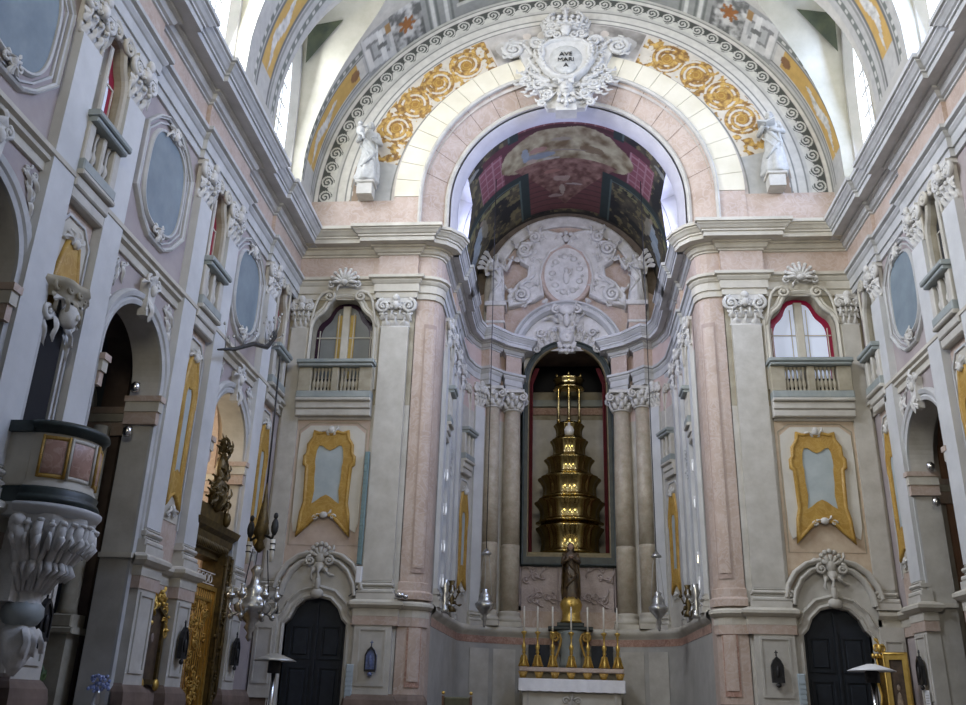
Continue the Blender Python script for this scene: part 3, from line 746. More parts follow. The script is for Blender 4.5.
# ---------------------------------------------------------------- balustrades
BP = [(r*.78, z) for r, z in [(.035,0),(.06,.01),(.06,.04),(.035,.06),(.045,.1),(.075,.17),(.07,.23),(.035,.3),(.03,.33),(.04,.36),(.028,.42),(.03,.5),(.045,.55),(.06,.58),(.06,.62)]]
def balustrade(name, label, w, n, loc, rz, front=.3, top=COPING):
    t = thing(name, label, 'balustrade', loc, rz)
    part('handrail', t, top, lambda b: (b.bbox(-w/2,w/2,-front-.1,-.0,9.42,9.5), b.bbox(-w/2-.04,w/2+.04,-front-.14,0,9.5,9.6)))
    part('plinth', t, top, lambda b: b.bbox(-w/2,w/2,-front-.04,0,8.6,8.78))
    part('cornice', t, STONE, lambda b: (b.bbox(-w/2,w/2,-front-.06,0,8.52,8.6), b.bbox(-w/2,w/2,-front+.02,0,8.34,8.52), b.bbox(-w/2,w/2,-front+.06,0,8.16,8.34)))
    pw = w*.07
    for x in (-w/2+pw*1.3, 0, w/2-pw*1.3):
        hw = pw*(.7 if x == 0 else 1.3); part('pier', t, TAUPE if w > 1.4 else STONE, lambda b: b.bbox(x-hw, x+hw, -front, -front+.2, 8.78, 9.42))
    bal = None
    for s in (-1, 1):
        for i in range(n):
            a = w*.05+.02; e = w/2-w*.182-.01; x = s*(a+(e-a)*(i+.5)/n)
            if bal is None:
                bal = part('baluster', t, TAUPE if w > 1.4 else STONE, lambda b: b.lathe(BP, n=10)); bal.location = (x, -front+.1, 8.79)
            else:
                c = bal.copy(); C.objects.link(c); c.parent = t; c.location = (x, -front+.1, 8.79)
    return t
balustrade('balustrade', 'stone balustrade under the dim window left of the chancel arch', 1.9, 5, (-5.84, YF, 0), 0)
balustrade('balustrade', 'stone balustrade under the crimson-edged window right of the chancel arch', 1.9, 5, (5.82, YF, 0), 0)
LBN = {10.9:'small stone balcony high on the left wall above the pulpit', 15.5:'small stone balcony on the left wall between the middle and bright arches', 19.95:'small stone balcony in the left corner beside the iron branch', 6.45:'stone balcony on the left wall nearest the viewer'}
RBN = {16.05:'small stone balcony on the right wall at the photo edge', 20.1:'small stone balcony in the right corner of the nave', 11.55:'stone balcony on the right wall outside the photo', 6.9:'stone balcony on the right wall nearest the viewer'}
for y in NAR_L[1:]: balustrade('balcony_balustrade', LBN[y], .95, 2, (-XW, y, 0), LW, .22, COPING)
for y in NAR_R[2:]: balustrade('balcony_balustrade', RBN[y], .95, 2, (XW, y, 0), RW, .22, COPING)

# ---------------------------------------------------------------- windows
wn = [8]
def bay_window(c_loc, rz, h, zs, zt, bright, border, curt, outer=True, depth=.3):
    w = struct(bpy.data.objects.new('window_%d' % wn[0], None)); wn[0] += 1; C.objects.link(w); w.location = c_loc; w.rotation_euler = (0,0,rz)
    o = win_notch(0, h, 8.9, zs, zt)
    def inn(f): return [(x*(1-f*.2/h) if abs(x) > 1e-6 else 0, z if z < 9 else z-f*.16) for x, z in o]
    part('border', w, border, lambda b: b.ring(o, inn(.75), depth, depth+.02))
    part('pane', w, bright, lambda b: b.prism(inn(.75), depth+.01, depth+.03))
    def mun(b):
        b.bbox(-.1 if h > .6 else -.05, .1 if h > .6 else .05, depth-.1, depth+.03, 8.9, zt-.12)
        for z in ((9.75, 10.45) if h > .6 else (9.9, 10.6)): b.box(-h+.04, h-.04, depth-.02, depth, z-.015, z+.015)
        for x in (-h*.85,-h*.25,h*.25,h*.85): b.box(x-.012,x+.012,depth-.02,depth,8.9,zs+.1 if abs(x) > h*.5 else zt-.3)
    part('mullion', w, CREAM, mun); part('recess_shade', w, DARK, lambda b: b.box(-h*.96, h*.96, depth-.02, depth+.1, 8.45, 9.3))  # dark slab stands in for the shaded recess behind the balusters
    if curt:
        part('curtain', w, curt, lambda b: [b.box(s*.1 if s > 0 else -.24, .24 if s > 0 else -.1, depth-.01, depth+.005, 8.9, zt-.35) for s in (-1, 1)])
    def frame(b):
        b.use(CREAM if h > .6 else STONE, True); pr = [(0,0),(0,-.08),(.05,-.12),(.1,-.08),(.13,-.1),(.18,-.04),(.18,.02)]
        b.mould(o, [(p*(1 if h > .6 else .55), y) for p, y in pr])
        b.use(TAUPE, False)
        n = len(o); oi = [(x*.975, z-.012 if z > 9 else z) for x, z in o]; b.add([(x,-.02,z) for x,z in oi]+[(x,depth+.02,z) for x,z in oi], [(i,n+i,n+i+1,i+1) for i in range(n-1)])
        for s in (-1, 1):
            b.use(CREAM, True); b.scroll(s*h*.52, zt+.02, .15, 1.5, PI/2, s, .05, y=-.1, tail=(s*h*1.12, zs+.05))
            b.leaf(s*h*1.1, zt-.35, PI/2-s*.9, .35, .08, y=-.02)
    part('frame', w, CREAM, frame)
    return w
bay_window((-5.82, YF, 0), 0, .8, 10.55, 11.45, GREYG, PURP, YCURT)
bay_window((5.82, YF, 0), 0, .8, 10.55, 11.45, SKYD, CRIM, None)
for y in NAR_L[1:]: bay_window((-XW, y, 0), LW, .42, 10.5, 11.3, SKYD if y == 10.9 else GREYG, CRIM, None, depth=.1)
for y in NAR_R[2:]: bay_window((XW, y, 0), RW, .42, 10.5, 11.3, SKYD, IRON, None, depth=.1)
def shell(b, x, z, r, y=0):
    for i in range(9):
        a = PI*(i-.0)/8; b.tube([(x,y-.05,z),(x+r*.55*cos(a),y-.16,z+r*.55*sin(a)),(x+r*cos(a),y-.1,z+r*sin(a)*1.05)], [.02,r*.13,r*.10], 6)
        b.ell((x+r*1.05*cos(a),y-.1,z+r*1.08*sin(a)), r*.15, 6, 4)
    b.ell((x,y-.12,z),(r*.3,.1,r*.22))
    for s in (-1,1): b.scroll(x+s*r*.95, z-r*.15, r*.26, 1.4, PI/2, -s, r*.08, y=y-.05); b.leaf(x+s*.05, z-.02, -PI/2+s*1.0, r*.7, r*.16, y=y-.05)
for s, lb in ((-1,'white stucco shell crowning the dim window left of the arch'), (1,'white stucco shell crowning the crimson-edged window')):
    t = tag(part('shell_ornament', None, WHITE, lambda b: shell(b, 0, 0, .36), True, loc=(s*5.83, YF-.18, 11.8)), lb, 'ornament')

# ---------------------------------------------------------------- doors below
dn = [1]
for s in (-1, 1):
    c = s*5.82; d = struct(bpy.data.objects.new('door_%d' % dn[0], None)); dn[0] += 1; C.objects.link(d); d.location = (c, YF, 0)
    for q in (-1, 1):
        def leafp(b):
            p = [(0,0),(q*.72,0),(q*.72,3.2),(q*.6,3.32),(q*.5,3.55),(q*.3,3.74),(0,3.8)]; b.prism(p, .12, .2)
            for z0, z1 in ((.3,1.2),(1.35,2.3),(2.45,3.2)):
                x0, x1 = sorted((q*.1, q*.62)); b.ring([(x0,z0),(x1,z0),(x1,z1),(x0,z1)],[(x0+.05,z0+.05),(x1-.05,z0+.05),(x1-.05,z1-.05),(x0+.05,z1-.05)], .09, .13); b.bbox(x0+.09,x1-.09,.09,.13,z0+.09,z1-.09,.02)
            b.box(min(0,q*.03),max(0,q*.03),.08,.13,0,3.7)
        part('door_leaf', d, DOORM, leafp)
    def surr(b):
        b.use(STONE, True)
        path = [(-.72,0),(-.72,3.2),(-.6,3.32),(-.5,3.55),(-.3,3.74),(0,3.82),(.3,3.74),(.5,3.55),(.6,3.32),(.72,3.2),(.72,0)]
        b.mould(path, [(0,.12),(0,-.06),(.05,-.1),(.1,-.06),(.16,-.07),(.22,-.13),(.27,-.05),(.27,.01)])
        b.use(STONE, False); b.prism([(-1.0,3.1),(-.95,3.9),(-.9,4.15),(-.55,4.7),(0,4.85),(.55,4.7),(.9,4.15),(.95,3.9),(1.0,3.1),(.72,3.2),(.6,3.32),(.5,3.55),(.3,3.74),(0,3.82),(-.3,3.74),(-.5,3.55),(-.6,3.32),(-.72,3.2)], -.05, .02)
        b.prism([(-1.0,1.6),(-.72,1.6),(-.72,3.2),(-1.0,3.2)], -.03, .02); b.prism([(.72,1.6),(1.0,1.6),(1.0,3.2),(.72,3.2)], -.03, .02)
    part('door_surround', d, STONE, surr)
    def pedi(b):
        for q in (-1, 1):
            pts = [(q*.98,3.98),(q*.92,4.25),(q*.75,4.52),(q*.5,4.7),(q*.26,4.76)]
            pts = pts if q < 0 else pts[::-1]
            for o in (0, .17): b.mould([(x*(1-o*.9), z-o*.9) for x, z in pts], [(-.02,0),(-.02,-.12),(.04,-.19),(.08,-.19),(.1,-.08),(.1,0)], smooth=True)
            b.scroll(q*.95, 4.02, .12, 1.4, PI/2, q, .04, y=-.1); b.scroll(q*.22, 4.62, .12, 1.5, PI/2, -q, .04, y=-.15)
            b.leaf(q*.1, 4.5, -PI/2+q*.5, .35, .08, y=-.1); b.leaf(q*.14, 4.75, PI/2-q*1.0, .3, .08, y=-.1)
        b.ell((0,-.1,4.7),(.12,.08,.15),10,8); [b.tube([(0,-.1,4.7),(.2*cos(a),-.16,4.72+.22*sin(a))], [.03,.05], 6) for a in (.3,.9,1.57,2.2,2.8)]
        for i in range(7): a = PI*(i+.5)/7; b.ell((.24*cos(a),-.12,4.76+.26*sin(a)), .06, 6, 4)
        b.leaf(0, 4.6, -PI/2, .5, .12, y=-.12, curl=0); b.ell((0,-.12,3.88),(.16,.1,.12)); b.ell((0,-.15,4.1),(.07,.07,.16))
    tag(part('door_pediment', None, STONE, pedi, True, loc=(c, YF-.03, 0)), ('curved stone pediment with cartouche above the %s dark doorway' % ('left' if s < 0 else 'right')), 'pediment')
    # pink and cream field with the gilt frame
    def field(b):
        b.use(mat('blush_marble', (.47,.36,.29), (.58,.48,.40), 3, .6) if s < 0 else mat('ochre_blush_marble', (.46,.34,.24), (.60,.50,.37), 3, .6), False)
        b.box(-.92, .92, -.02, .01, 4.2, 8.1)
        b.use(CREAM, False)
        p = [(-.78,5.55),(-.72,5.3),(-.4,5.5),(0,5.75),(.4,5.5),(.72,5.3),(.78,5.55),(.8,7.2),(.78,7.75),(.55,7.95),(-.55,7.95),(-.78,7.75),(-.8,7.2)]
        b.use(PALEM, False); b.prism([(x*1.04, z) for x, z in p], -.05, 0)
        b.use(STONE, True); b.mould(([(-.92,8.1),(.92,8.1)]), [(0,0),(0,-.07),(.05,-.1),(.1,-.07),(.1,0)])
        b.use(TAUPE, False); b.ring([(-.86,5.0),(.86,5.0),(.86,7.85),(.6,8.04),(-.6,8.04),(-.86,7.85)],[(-.84,5.0),(.84,5.0),(.84,7.83),(.59,8.02),(-.59,8.02),(-.84,7.83)], -.03, 0)
    tag(part('wall_panel', None, CREAM, field, loc=(c, YF, 0)), ('cream marble panel behind the gilt frame above the %s doorway' % ('left' if s < 0 else 'right')), 'panel')
    t = G('ochre_frame', 'ochre marble rococo frame with blank grey panel above the %s doorway' % ('left' if s < 0 else 'right'), 'frame', c+(-.02), YF-.05)
    out = [(-.62,5.25),(-.58,5.75),(-.52,6.0),(-.55,6.9),(-.62,6.95),(-.62,7.15),(-.56,7.22),(-.55,7.45),(-.44,7.62),(-.42,7.78),(-.3,7.74),(-.15,7.78),(0,7.72)]
    bot = [(0,5.72),(-.2,5.68),(-.42,5.45)]
    O = out+[(-x, z) for x, z in out[::-1][1:]]+[(-x, z) for x, z in bot[::-1]]+bot[1:]
    inn_ = [(-.34,5.98),(-.3,6.3),(-.33,6.6),(-.33,6.9),(-.35,7.0),(-.35,7.1),(-.34,7.2),(-.33,7.3),(-.31,7.36),(-.28,7.42),(-.2,7.42),(-.1,7.34),(0,7.3)]
    bi = [(0,6.2),(-.12,6.14),(-.24,6.04)]
    I = inn_+[(-x, z) for x, z in inn_[::-1][1:]]+[(-x, z) for x, z in bi[::-1]]+bi[1:]
    part('frame', t, OCHRE, lambda b: (b.ring(O, I, -.06, .02), b.mould(O[::1], [(-.05,-.06),(-.02,-.1),(.03,-.08),(.03,0)], closed=True, smooth=True)))
    part('panel', t, GREYP, lambda b: b.prism(I, -.03, .0))
    def orn(b):
        for q in (-1, 1): b.leaf(q*.02, 7.72, PI/2-q*1.0, .26, .07, y=-.06)
        b.ell((0,-.1,7.82),(.08,.06,.1))
    def orn2(b):
        for q in (-1, 1): b.scroll(q*.22, 5.66, .07, 1.2, 0, q, .025, y=-.06); b.leaf(0, 5.7, PI/2-q*1.3, .22, .06, y=-.06)
        b.ell((0,-.1,5.7),(.1,.06,.08))
    part('crest_ornament', t, WHITE, orn, True); part('foot_ornament', t, WHITE, orn2, True)

# ---------------------------------------------------------------- side wall panels, keystones, spandrels
def rocaille(b, pts, seed, sc=1.0, y=0):
    R = random.Random(seed)
    for (x, z) in pts:
        k = R.random(); a = R.uniform(0, 2*PI); r = sc*R.uniform(.08, .14)
        b.scroll(x, z, r, R.uniform(1, 1.6), a, R.choice((-1, 1)), r*.32, y=y)
        for _ in range(2): b.leaf(x, z, R.uniform(0, 2*PI), r*2.4, r*.5, y=y, curl=R.uniform(-.8, .8))
        b.ell((x+R.uniform(-.1,.1)*sc, y-.05, z+R.uniform(-.1,.1)*sc), R.uniform(.03,.06)*sc, 6, 4)
def oval_panel():
    t = thing('oval_panel', 'x', 'panel')
    W_, H0, H1 = .97, 8.92, 11.3; cz = 10.1
    sh = [(-W_,9.5),(-W_+.0,10.75),(-.62,11.12),(-.3,11.3),(.3,11.3),(.62,11.12),(W_,10.75),(W_,9.5),(.6,9.1),(.3,8.92),(-.3,8.92),(-.6,9.1)]
    part('frame', t, LAV, lambda b: (b.mould(sh, [(-.04,0),(-.04,-.05),(-.015,-.06),(0,-.09),(.03,-.07),(.04,0)], closed=True), b.mould([(x*.88, cz+(z-cz)*.91) for x, z in sh], [(-.02,0),(-.015,-.035),(.015,-.035),(.02,0)], closed=True)))
    ov = [(.72*abs(cos(a))**.7*(1 if cos(a) > 0 else -1), cz+.92*abs(sin(a))**.7*(1 if sin(a) > 0 else -1)) for a in [2*PI*i/40 for i in range(40)]][::-1]
    part('moulding', t, LAV, lambda b: b.mould(ov, [(-.03,-.01),(-.02,-.06),(.015,-.07),(.04,-.03),(.045,0)], closed=True))
    part('blue_panel', t, BLUEP, lambda b: b.prism(ov[::-1], -.03, 0))
    for z, sg_ in ((cz+.98, 1), (cz-.98, -1)):
        def orn(b):
            b.ell((0,-.08,z),(.07,.07,.09)); b.leaf(0,z,sg_*PI/2,.2,.09,y=-.08,curl=0)
            for q in (-1, 1): b.scroll(q*.15, z, .09, 1.3, PI/2, q, .03, y=-.06); b.leaf(q*.04, z, sg_*PI/2-q*.7, .25, .06, y=-.06); b.leaf(q*.1, z, sg_*PI/2-q*1.9, .3, .06, y=-.06)
        part('ornament', t, WHITE, orn, True)
    return t
op = oval_panel()
LO = {8.75:'blue oval wall panel in white frame, top left, nearest the viewer', 13.22:'blue oval wall panel on the left wall above the middle dark arch', 17.72:'small blue oval wall panel on the left wall above the bright arch'}
RO = {18.15:'blue oval wall panel on the right wall above the tall arch', 13.65:'blue oval wall panel on the right wall, cut by the photo edge'}
op.location = (-XW-.0, 8.75, 0); op.rotation_euler = (0,0,LW); op['label'] = LO[8.75]
for y in ARCHES_L[1:]: dup(op, (-XW, y, 0), LW, LO[y])
for y in ARCHES_R[2:]: dup(op, (XW, y, 0), RW, RO[y])
def keyst(b):
    b.prism([(-.09,7.5),(.09,7.5),(.16,8.15),(-.16,8.15)], -.16, 0); b.ell((0,-.17,7.98),(.08,.07,.11))
    for q in (-1, 1): b.scroll(q*.14, 8.12, .1, 1.3, PI/2, -q, .035, y=-.14); b.leaf(q*.06, 8.0, PI/2-q*1.2, .3, .08, y=-.12); b.leaf(q*.04, 7.8, -PI/2-q*.2, .34, .07, y=-.14)
    b.leaf(0, 7.75, -PI/2, .35, .09, y=-.16, curl=0); b.leaf(0,8.15,PI/2,.22,.12,y=-.16,curl=0); [b.scroll(q*.07,7.62,.06,1.3,0,q,.02,y=-.14) for q in (-1,1)]
def spand(sgn_):
    def fn(b):
        R = random.Random(3); pts = [(.95,7.9),(.82,8.05),(1.08,7.7),(1.1,7.45),(1.16,7.2),(1.18,6.95),(1.02,8.05)]
        for i, (x, z) in enumerate(pts):
            x *= sgn_; b.leaf(x, z, -PI/2+sgn_*.3+R.uniform(-.5,.5), .3, .055, y=0); b.scroll(x, z, .07, 1.2, R.uniform(0,6), sgn_, .022, y=-.01)
            b.leaf(x, z, R.uniform(0,6), .18, .045)
    return fn
ks = [None]
def mk_key(loc, rz, wh):
    if ks[0] is None:
        o = part('keystone_ornament', None, WHITE, keyst, True); a = part('spandrel_relief', None, WHITE, spand(-1), True); c = part('spandrel_relief', None, WHITE, spand(1), True); ks[0] = (o, a, c)
    else:
        ks.append([q.copy() for q in ks[0]]); [C.objects.link(q) for q in ks[-1]]; o, a, c = ks[-1]
    for q in (o, a, c): q.location = loc; q.rotation_euler = (0,0,rz)
    n1, n2 = ('nearer', 'farther') if rz > 0 else ('farther', 'nearer')
    tag(o, 'stucco keystone ornament topping the '+wh, 'ornament'); tag(a, 'white leaf relief in the %s spandrel of the %s' % (n1, wh), 'relief'); tag(c, 'white leaf relief in the %s spandrel of the %s' % (n2, wh), 'relief')
for y, w in zip(ARCHES_L, ('nearest left-wall arch', 'dark middle arch on the left wall', 'bright arch on the left wall')): mk_key((-XW, y, 0), LW, w)
for y, w in zip(ARCHES_R[2:], ('tall arch on the right wall',)): mk_key((XW, y, 0), RW, w)
# narrow gilt-framed panels between the paired pilasters
def slim():
    t = thing('ochre_frame', 'x', 'frame')
    part('surround', t, CREAM, lambda b: (b.use(PINK, False), b.box(-.45,.45,-.015,0,3.8,8.15), b.use(CREAM), b.prism([(-.38,4.5),(.38,4.5),(.38,7.7),(.2,7.95),(-.2,7.95),(-.38,7.7)], -.03, 0), b.use(LAV, True), b.mould([(-.42,4.4),(-.42,7.75),(-.22,8.0),(.22,8.0),(.42,7.75),(.42,4.4)], [(-.02,0),(-.02,-.05),(.02,-.05),(.02,0)])))
    o = [(-.3,4.75),(-.22,5.2),(-.26,6.6),(-.3,6.7),(-.3,7.0),(-.22,7.3),(-.14,7.6),(0,7.65)]; O = o+[(-x,z) for x,z in o[::-1][1:]]+[(.12,4.95),(0,5.0),(-.12,4.95)]
    i = [(-.13,5.35),(-.12,5.5),(-.13,6.6),(-.14,6.7),(-.14,6.85),(-.12,6.95),(-.06,7.05),(0,7.0)]; I = i+[(-x,z) for x,z in i[::-1][1:]]+[(.05,5.42),(0,5.45),(-.05,5.42)]
    part('frame', t, OCHRE, lambda b: (b.ring(O, I, -.07, 0), b.mould(O, [(-.03,-.07),(0,-.1),(.03,-.05),(.03,0)], closed=True, smooth=True)))
    part('panel', t, GREYP, lambda b: b.prism(I, -.045, 0))
    def orn(b):
        b.ell((0,-.1,7.62),(.06,.06,.08)); [(b.leaf(q*.03, 7.62, PI/2-q*1.2, .25, .06, y=-.07), b.leaf(q*.03, 7.66, PI/2-q*.5, .2, .06, y=-.07)) for q in (-1, 1)]
    def orn2(b):
        b.ell((0,-.08,4.72),(.06,.06,.08))
        for q in (-1, 1): b.leaf(q*.03, 4.72, -PI/2+q*1.2, .22, .06, y=-.07); b.scroll(q*.12, 4.62, .06, 1.2, 0, q, .02, y=-.06)
    part('crest_ornament', t, WHITE, orn, True); part('foot_ornament', t, WHITE, orn2, True); return t
sl = slim(); sl.location = (-XW, 15.5, 0); sl.rotation_euler = (0,0,LW); sl['label'] = 'tall narrow ochre frame on the left wall between the middle and bright arches'
dup(sl, (-XW, 10.9, 0), LW, 'narrow ochre frame on the left wall rising behind the pulpit canopy')
dup(sl, (-XW, 19.95, 0), LW, 'tall narrow ochre frame in the left corner behind the hanging lamp')
dup(sl, (XW, 16.05, 0), RW, 'narrow ochre frame on the right wall at the photo edge')
dup(sl, (XW, 20.1, 0), RW, 'worn narrow frame in the right corner beside the doorway')

# consecration plaques on the pedestals
def plaque(b, m=None):
    o = [(-.13,2.2),(.13,2.2),(.13,2.55),(.08,2.66),(0,2.74),(-.08,2.66),(-.13,2.55)]
    b.use(m or IRON, False); b.prism(o, -.06, 0); b.use(IRON if m else BROWN); b.ring(o, [(x*.8, 2.45+(z-2.45)*.8) for x, z in o], -.085, -.05)
    b.use(m or IRON, True); b.tube([(0,-.03,2.74),(0,-.03,2.86)], .014, 6); b.tube([(-.035,-.03,2.82),(.035,-.03,2.82)], .012, 6); b.ell((0,-.05,2.15),(.06,.04,.05)); b.ell((0,-.08,2.42),(.04,.03,.12))
for (x, y, rz, m, lb) in ((-4.42, YF-.26, 0, BLUEC, 'small blue pointed plaque on the pedestal left of the chancel arch'), (4.42, YF-.26, 0, IRON, 'small black pointed plaque on the pedestal right of the chancel arch'),
    (-XW+.27, 11.65, LW, IRON, 'dark pointed plaque on the left wall beside the pulpit foot'), (-XW+.27, 16.3, LW, IRON, 'dark pointed plaque on the left wall just before the gilt gate'),
    (-XW+.27, 19.07, LW, IRON, 'dark pointed plaque on the left wall under the hanging silver lamp'), (XW-.27, 19.5, RW, IRON, 'dark pointed plaque on the right wall above the paper notice')):
    b = MB(); plaque(b, m); tag(b.build('wall_plaque', loc=(x, y, 0), rz=rz), lb, 'plaque')
tag(part('notice_sheet', None, PLASTIC, lambda b: (b.box(-.11,.11,-.012,0,1.75,2.1), b.use(LEAD), [b.box(-.08,.08,-.014,-.01,1.8+.05*i,1.815+.05*i) for i in range(5)]), loc=(XW-.27, 19.42, 0), rz=RW), 'white paper notice under the dark plaque on the right pedestal', 'notice')
# ---------------------------------------------------------------- figures
def figure(t, h, robe, skin, hair, arms, seed=0, lean=0, veil=False, base_r=.2, second=None, flare=1.0):
    """one continuous draped body from hem to neck, with arms, hands and head; faces -Y"""
    R = random.Random(seed); k = h/1.75
    def body(b):
        secs = [(0,.25*flare,.21*flare,0,0,.10),(.05,.26*flare,.22*flare,0,0,.12),(.25,.235*flare,.20*flare,.01,0,.12),(.5,.21*flare,.18,.025,-.02,.10),(.7,.2,.16,.03,-.03,.08),(.88,.2,.15,.03,-.02,.06),(1.02,.165,.125,.02,0,.05),
                (1.2,.185,.13,.01,0,.04),(1.35,.2,.125,0,.01,.03),(1.42,.17,.1,0,.01,.02),(1.47,.07,.07,0,.0,0),(1.53,.055,.06,0,-.01,0)]
        v = []; n = 28
        for z, rx, ry, cx, cy, am in secs:
            for i in range(n):
                a = 2*PI*i/n; m = 1+am*(sin(a*7+z*3+seed)+.6*sin(a*11-z*5))
                v.append(((cx+lean*z*.1+rx*m*cos(a))*k, (cy+ry*m*sin(a))*k, z*k))
        fs = [(j*n+i, j*n+(i+1)%n, (j+1)*n+(i+1)%n, (j+1)*n+i) for j in range(len(secs)-1) for i in range(n)]
        fs.append(tuple(range(n-1,-1,-1))); b.add(v, fs, True)
        for sg, el, ha in arms:
            sh = Vector((sg*.17,.01,1.38)); el = Vector(el); ha = Vector(ha)
            pts = [sh*k, sh.lerp(el,.5)*k, el*k, el.lerp(ha,.5)*k, ha*k]; b.tube(pts, [.075*k,.07*k,.065*k,.055*k,.045*k], 8)
            b.ell(tuple(sh*k), (.085*k,.08*k,.08*k))
        # mantle folds crossing the body
        for (p, q, r) in (((-.17,-.06,1.32),(.19,-.15,.75),.05),((.19,-.13,.8),(-.16,-.19,.35),.045),((-.2,-.05,1.0),(.1,-.2,.55),.035),((.16,-.05,1.3),(.22,-.08,.25),.04)):
            p, q = Vector(p), Vector(q); b.tube([p*k, (p.lerp(q,.5)+Vector((0,-.06,0)))*k, q*k], [r*k*.7, r*k, r*k*.6], 6)
    part('robe', t, robe, body, True)
    if second: part('mantle', t, second, lambda b: b.lathe([(.23,.1),(.25,.3),(.24,.7),(.23,1.1),(.2,1.4),(.09,1.5)], n=20, sx=k, sy=k*.8, a0=-.5, a1=PI+.5, cap=False, mod=lambda a, z: 1+.07*sin(a*8+z*4)) if k == 1 else b.lathe([(r*k, z*k) for r, z in [(.26,.1),(.28,.3),(.26,.7),(.24,1.1),(.21,1.4),(.09,1.5)]], n=20, sy=.8, a0=-.5, a1=PI+.5, cap=False, mod=lambda a, z: 1+.07*sin(a*8+z*4)), True)
    def head(b):
        c = Vector((lean*.15, -.015, 1.63))*k; b.ell(tuple(c), (.075*k,.09*k,.11*k), 12, 10)
        b.ell((c.x, c.y-.09*k, c.z-.01*k), (.014*k,.022*k,.03*k), 6, 5)      # nose
        b.ell((c.x, c.y-.082*k, c.z-.055*k), (.025*k,.014*k,.009*k), 6, 4)   # mouth
        b.ell((c.x, c.y-.065*k, c.z-.095*k), (.03*k,.025*k,.02*k), 6, 4)     # chin
        for s in (-1, 1): b.ell((c.x+s*.03*k, c.y-.08*k, c.z+.015*k), (.014*k,.01*k,.008*k), 6, 4); b.ell((c.x+s*.075*k, c.y, c.z), (.012*k,.022*k,.03*k), 6, 4); b.ell((c.x+s*.03*k, c.y-.078*k, c.z+.035*k), (.02*k,.012*k,.005*k), 6, 4)
        b.tube([(c.x, c.y+.02*k, 1.45*k), (c.x, c.y+.015*k, 1.58*k)], [.055*k,.05*k], 8)
    part('head', t, skin, head, True)
    def hands(b):
        for sg, el, ha in arms:
            ha, el = Vector(ha), Vector(el); d = (ha-el).normalized(); sd = Vector((0,0,1)).cross(d)
            sd = sd.normalized() if sd.length > .1 else Vector((1,0,0)); p = ha+d*.03
            b.ell(tuple((p+d*.03)*k), (.04*k,.03*k,.045*k), 8, 6)
            for i in range(4):
                o = sd*(i-1.5)*.018; L = (.065,.075,.07,.055)[i]; b.tube([(p+o+d*.05)*k, (p+o+d*(.05+L*.6))*k, (p+o+d*(.05+L)+Vector((0,0,-.02)))*k], [.011*k,.010*k,.007*k], 5)
            b.tube([(p-sd*.03)*k, (p-sd*.05+d*.04)*k, (p-sd*.045+d*.075)*k], [.012*k,.011*k,.008*k], 5)
    part('hands', t, skin, hands, True)
    def hairf(b):
        c = Vector((lean*.15, .005, 1.66))*k; b.ell(tuple(c), (.088*k,.09*k,.1*k), 12, 8)
        if veil: b.tube([(c.x,.05*k,1.66*k),(c.x,.09*k,1.5*k),(c.x,.12*k,1.25*k)], [.09*k,.12*k,.1*k], 10)
        else:
            for i in range(8): a = PI*i/7; b.ell((c.x+.08*k*cos(a), c.y+.03*k*sin(a)+.02*k, c.z-.03*k+.03*k*sin(i*2)), .035*k, 6, 5)
    part('hair', t, hair, hairf, True)
MARB = mat('grey_marble', (.38,.38,.36), (.54,.54,.51), 6, .65)
for s, lb, arms in ((-1, 'grey-white robed saint statue holding a child on the painted arch, left', ((-1,(-.27,-.03,1.15),(-.2,-.22,1.32)),(1,(.27,-.03,1.12),(.12,-.24,1.1)))),
                    (1, 'grey-white robed saint statue reading an open book, right of the arch', ((-1,(-.27,-.03,1.12),(-.16,-.28,1.2)),(1,(.27,-.03,1.12),(-.02,-.26,1.12))))):
    x = s*5.48
    p = G('statue_plinth', 'small grey stone plinth under the %s saint statue' % ('left' if s < 0 else 'right'), 'plinth', x, YF-.28)
    part('block', p, STONE, lambda b: b.box(-.21,.21,-.2,.2,14.38,14.72)); part('slab', p, STONE, lambda b: b.bbox(-.26,.26,-.25,.2,14.72,14.8))
    t = G('saint_statue', lb, 'statue', x, YF-.3, 14.8, rz=s*-.25)
    figure(t, 2.0, MARB, MARB, MARB, arms, seed=3+s, flare=1.15)
    if s > 0: part('book', t, MARB, lambda b: (b.prism([(-.32,1.42),(-.1,1.36),(.12,1.44),(.13,1.48),(-.1,1.41),(-.31,1.47)], -.5, -.18)))
    else:
        part('child', t, MARB, lambda b: (b.ell((-.28,-.28,1.5),(.12,.1,.17)), b.ell((-.3,-.3,1.72),(.07,.075,.085)), b.tube([(-.28,-.3,1.4),(-.2,-.4,1.3),(-.15,-.4,1.15)], [.06,.05,.03]), b.tube([(-.2,-.3,1.6),(-.08,-.36,1.62)], [.035,.025])), True)

STUC = mat('warm_stucco', (.46,.45,.42), (.58,.57,.54), 5, .75, bump=.2)
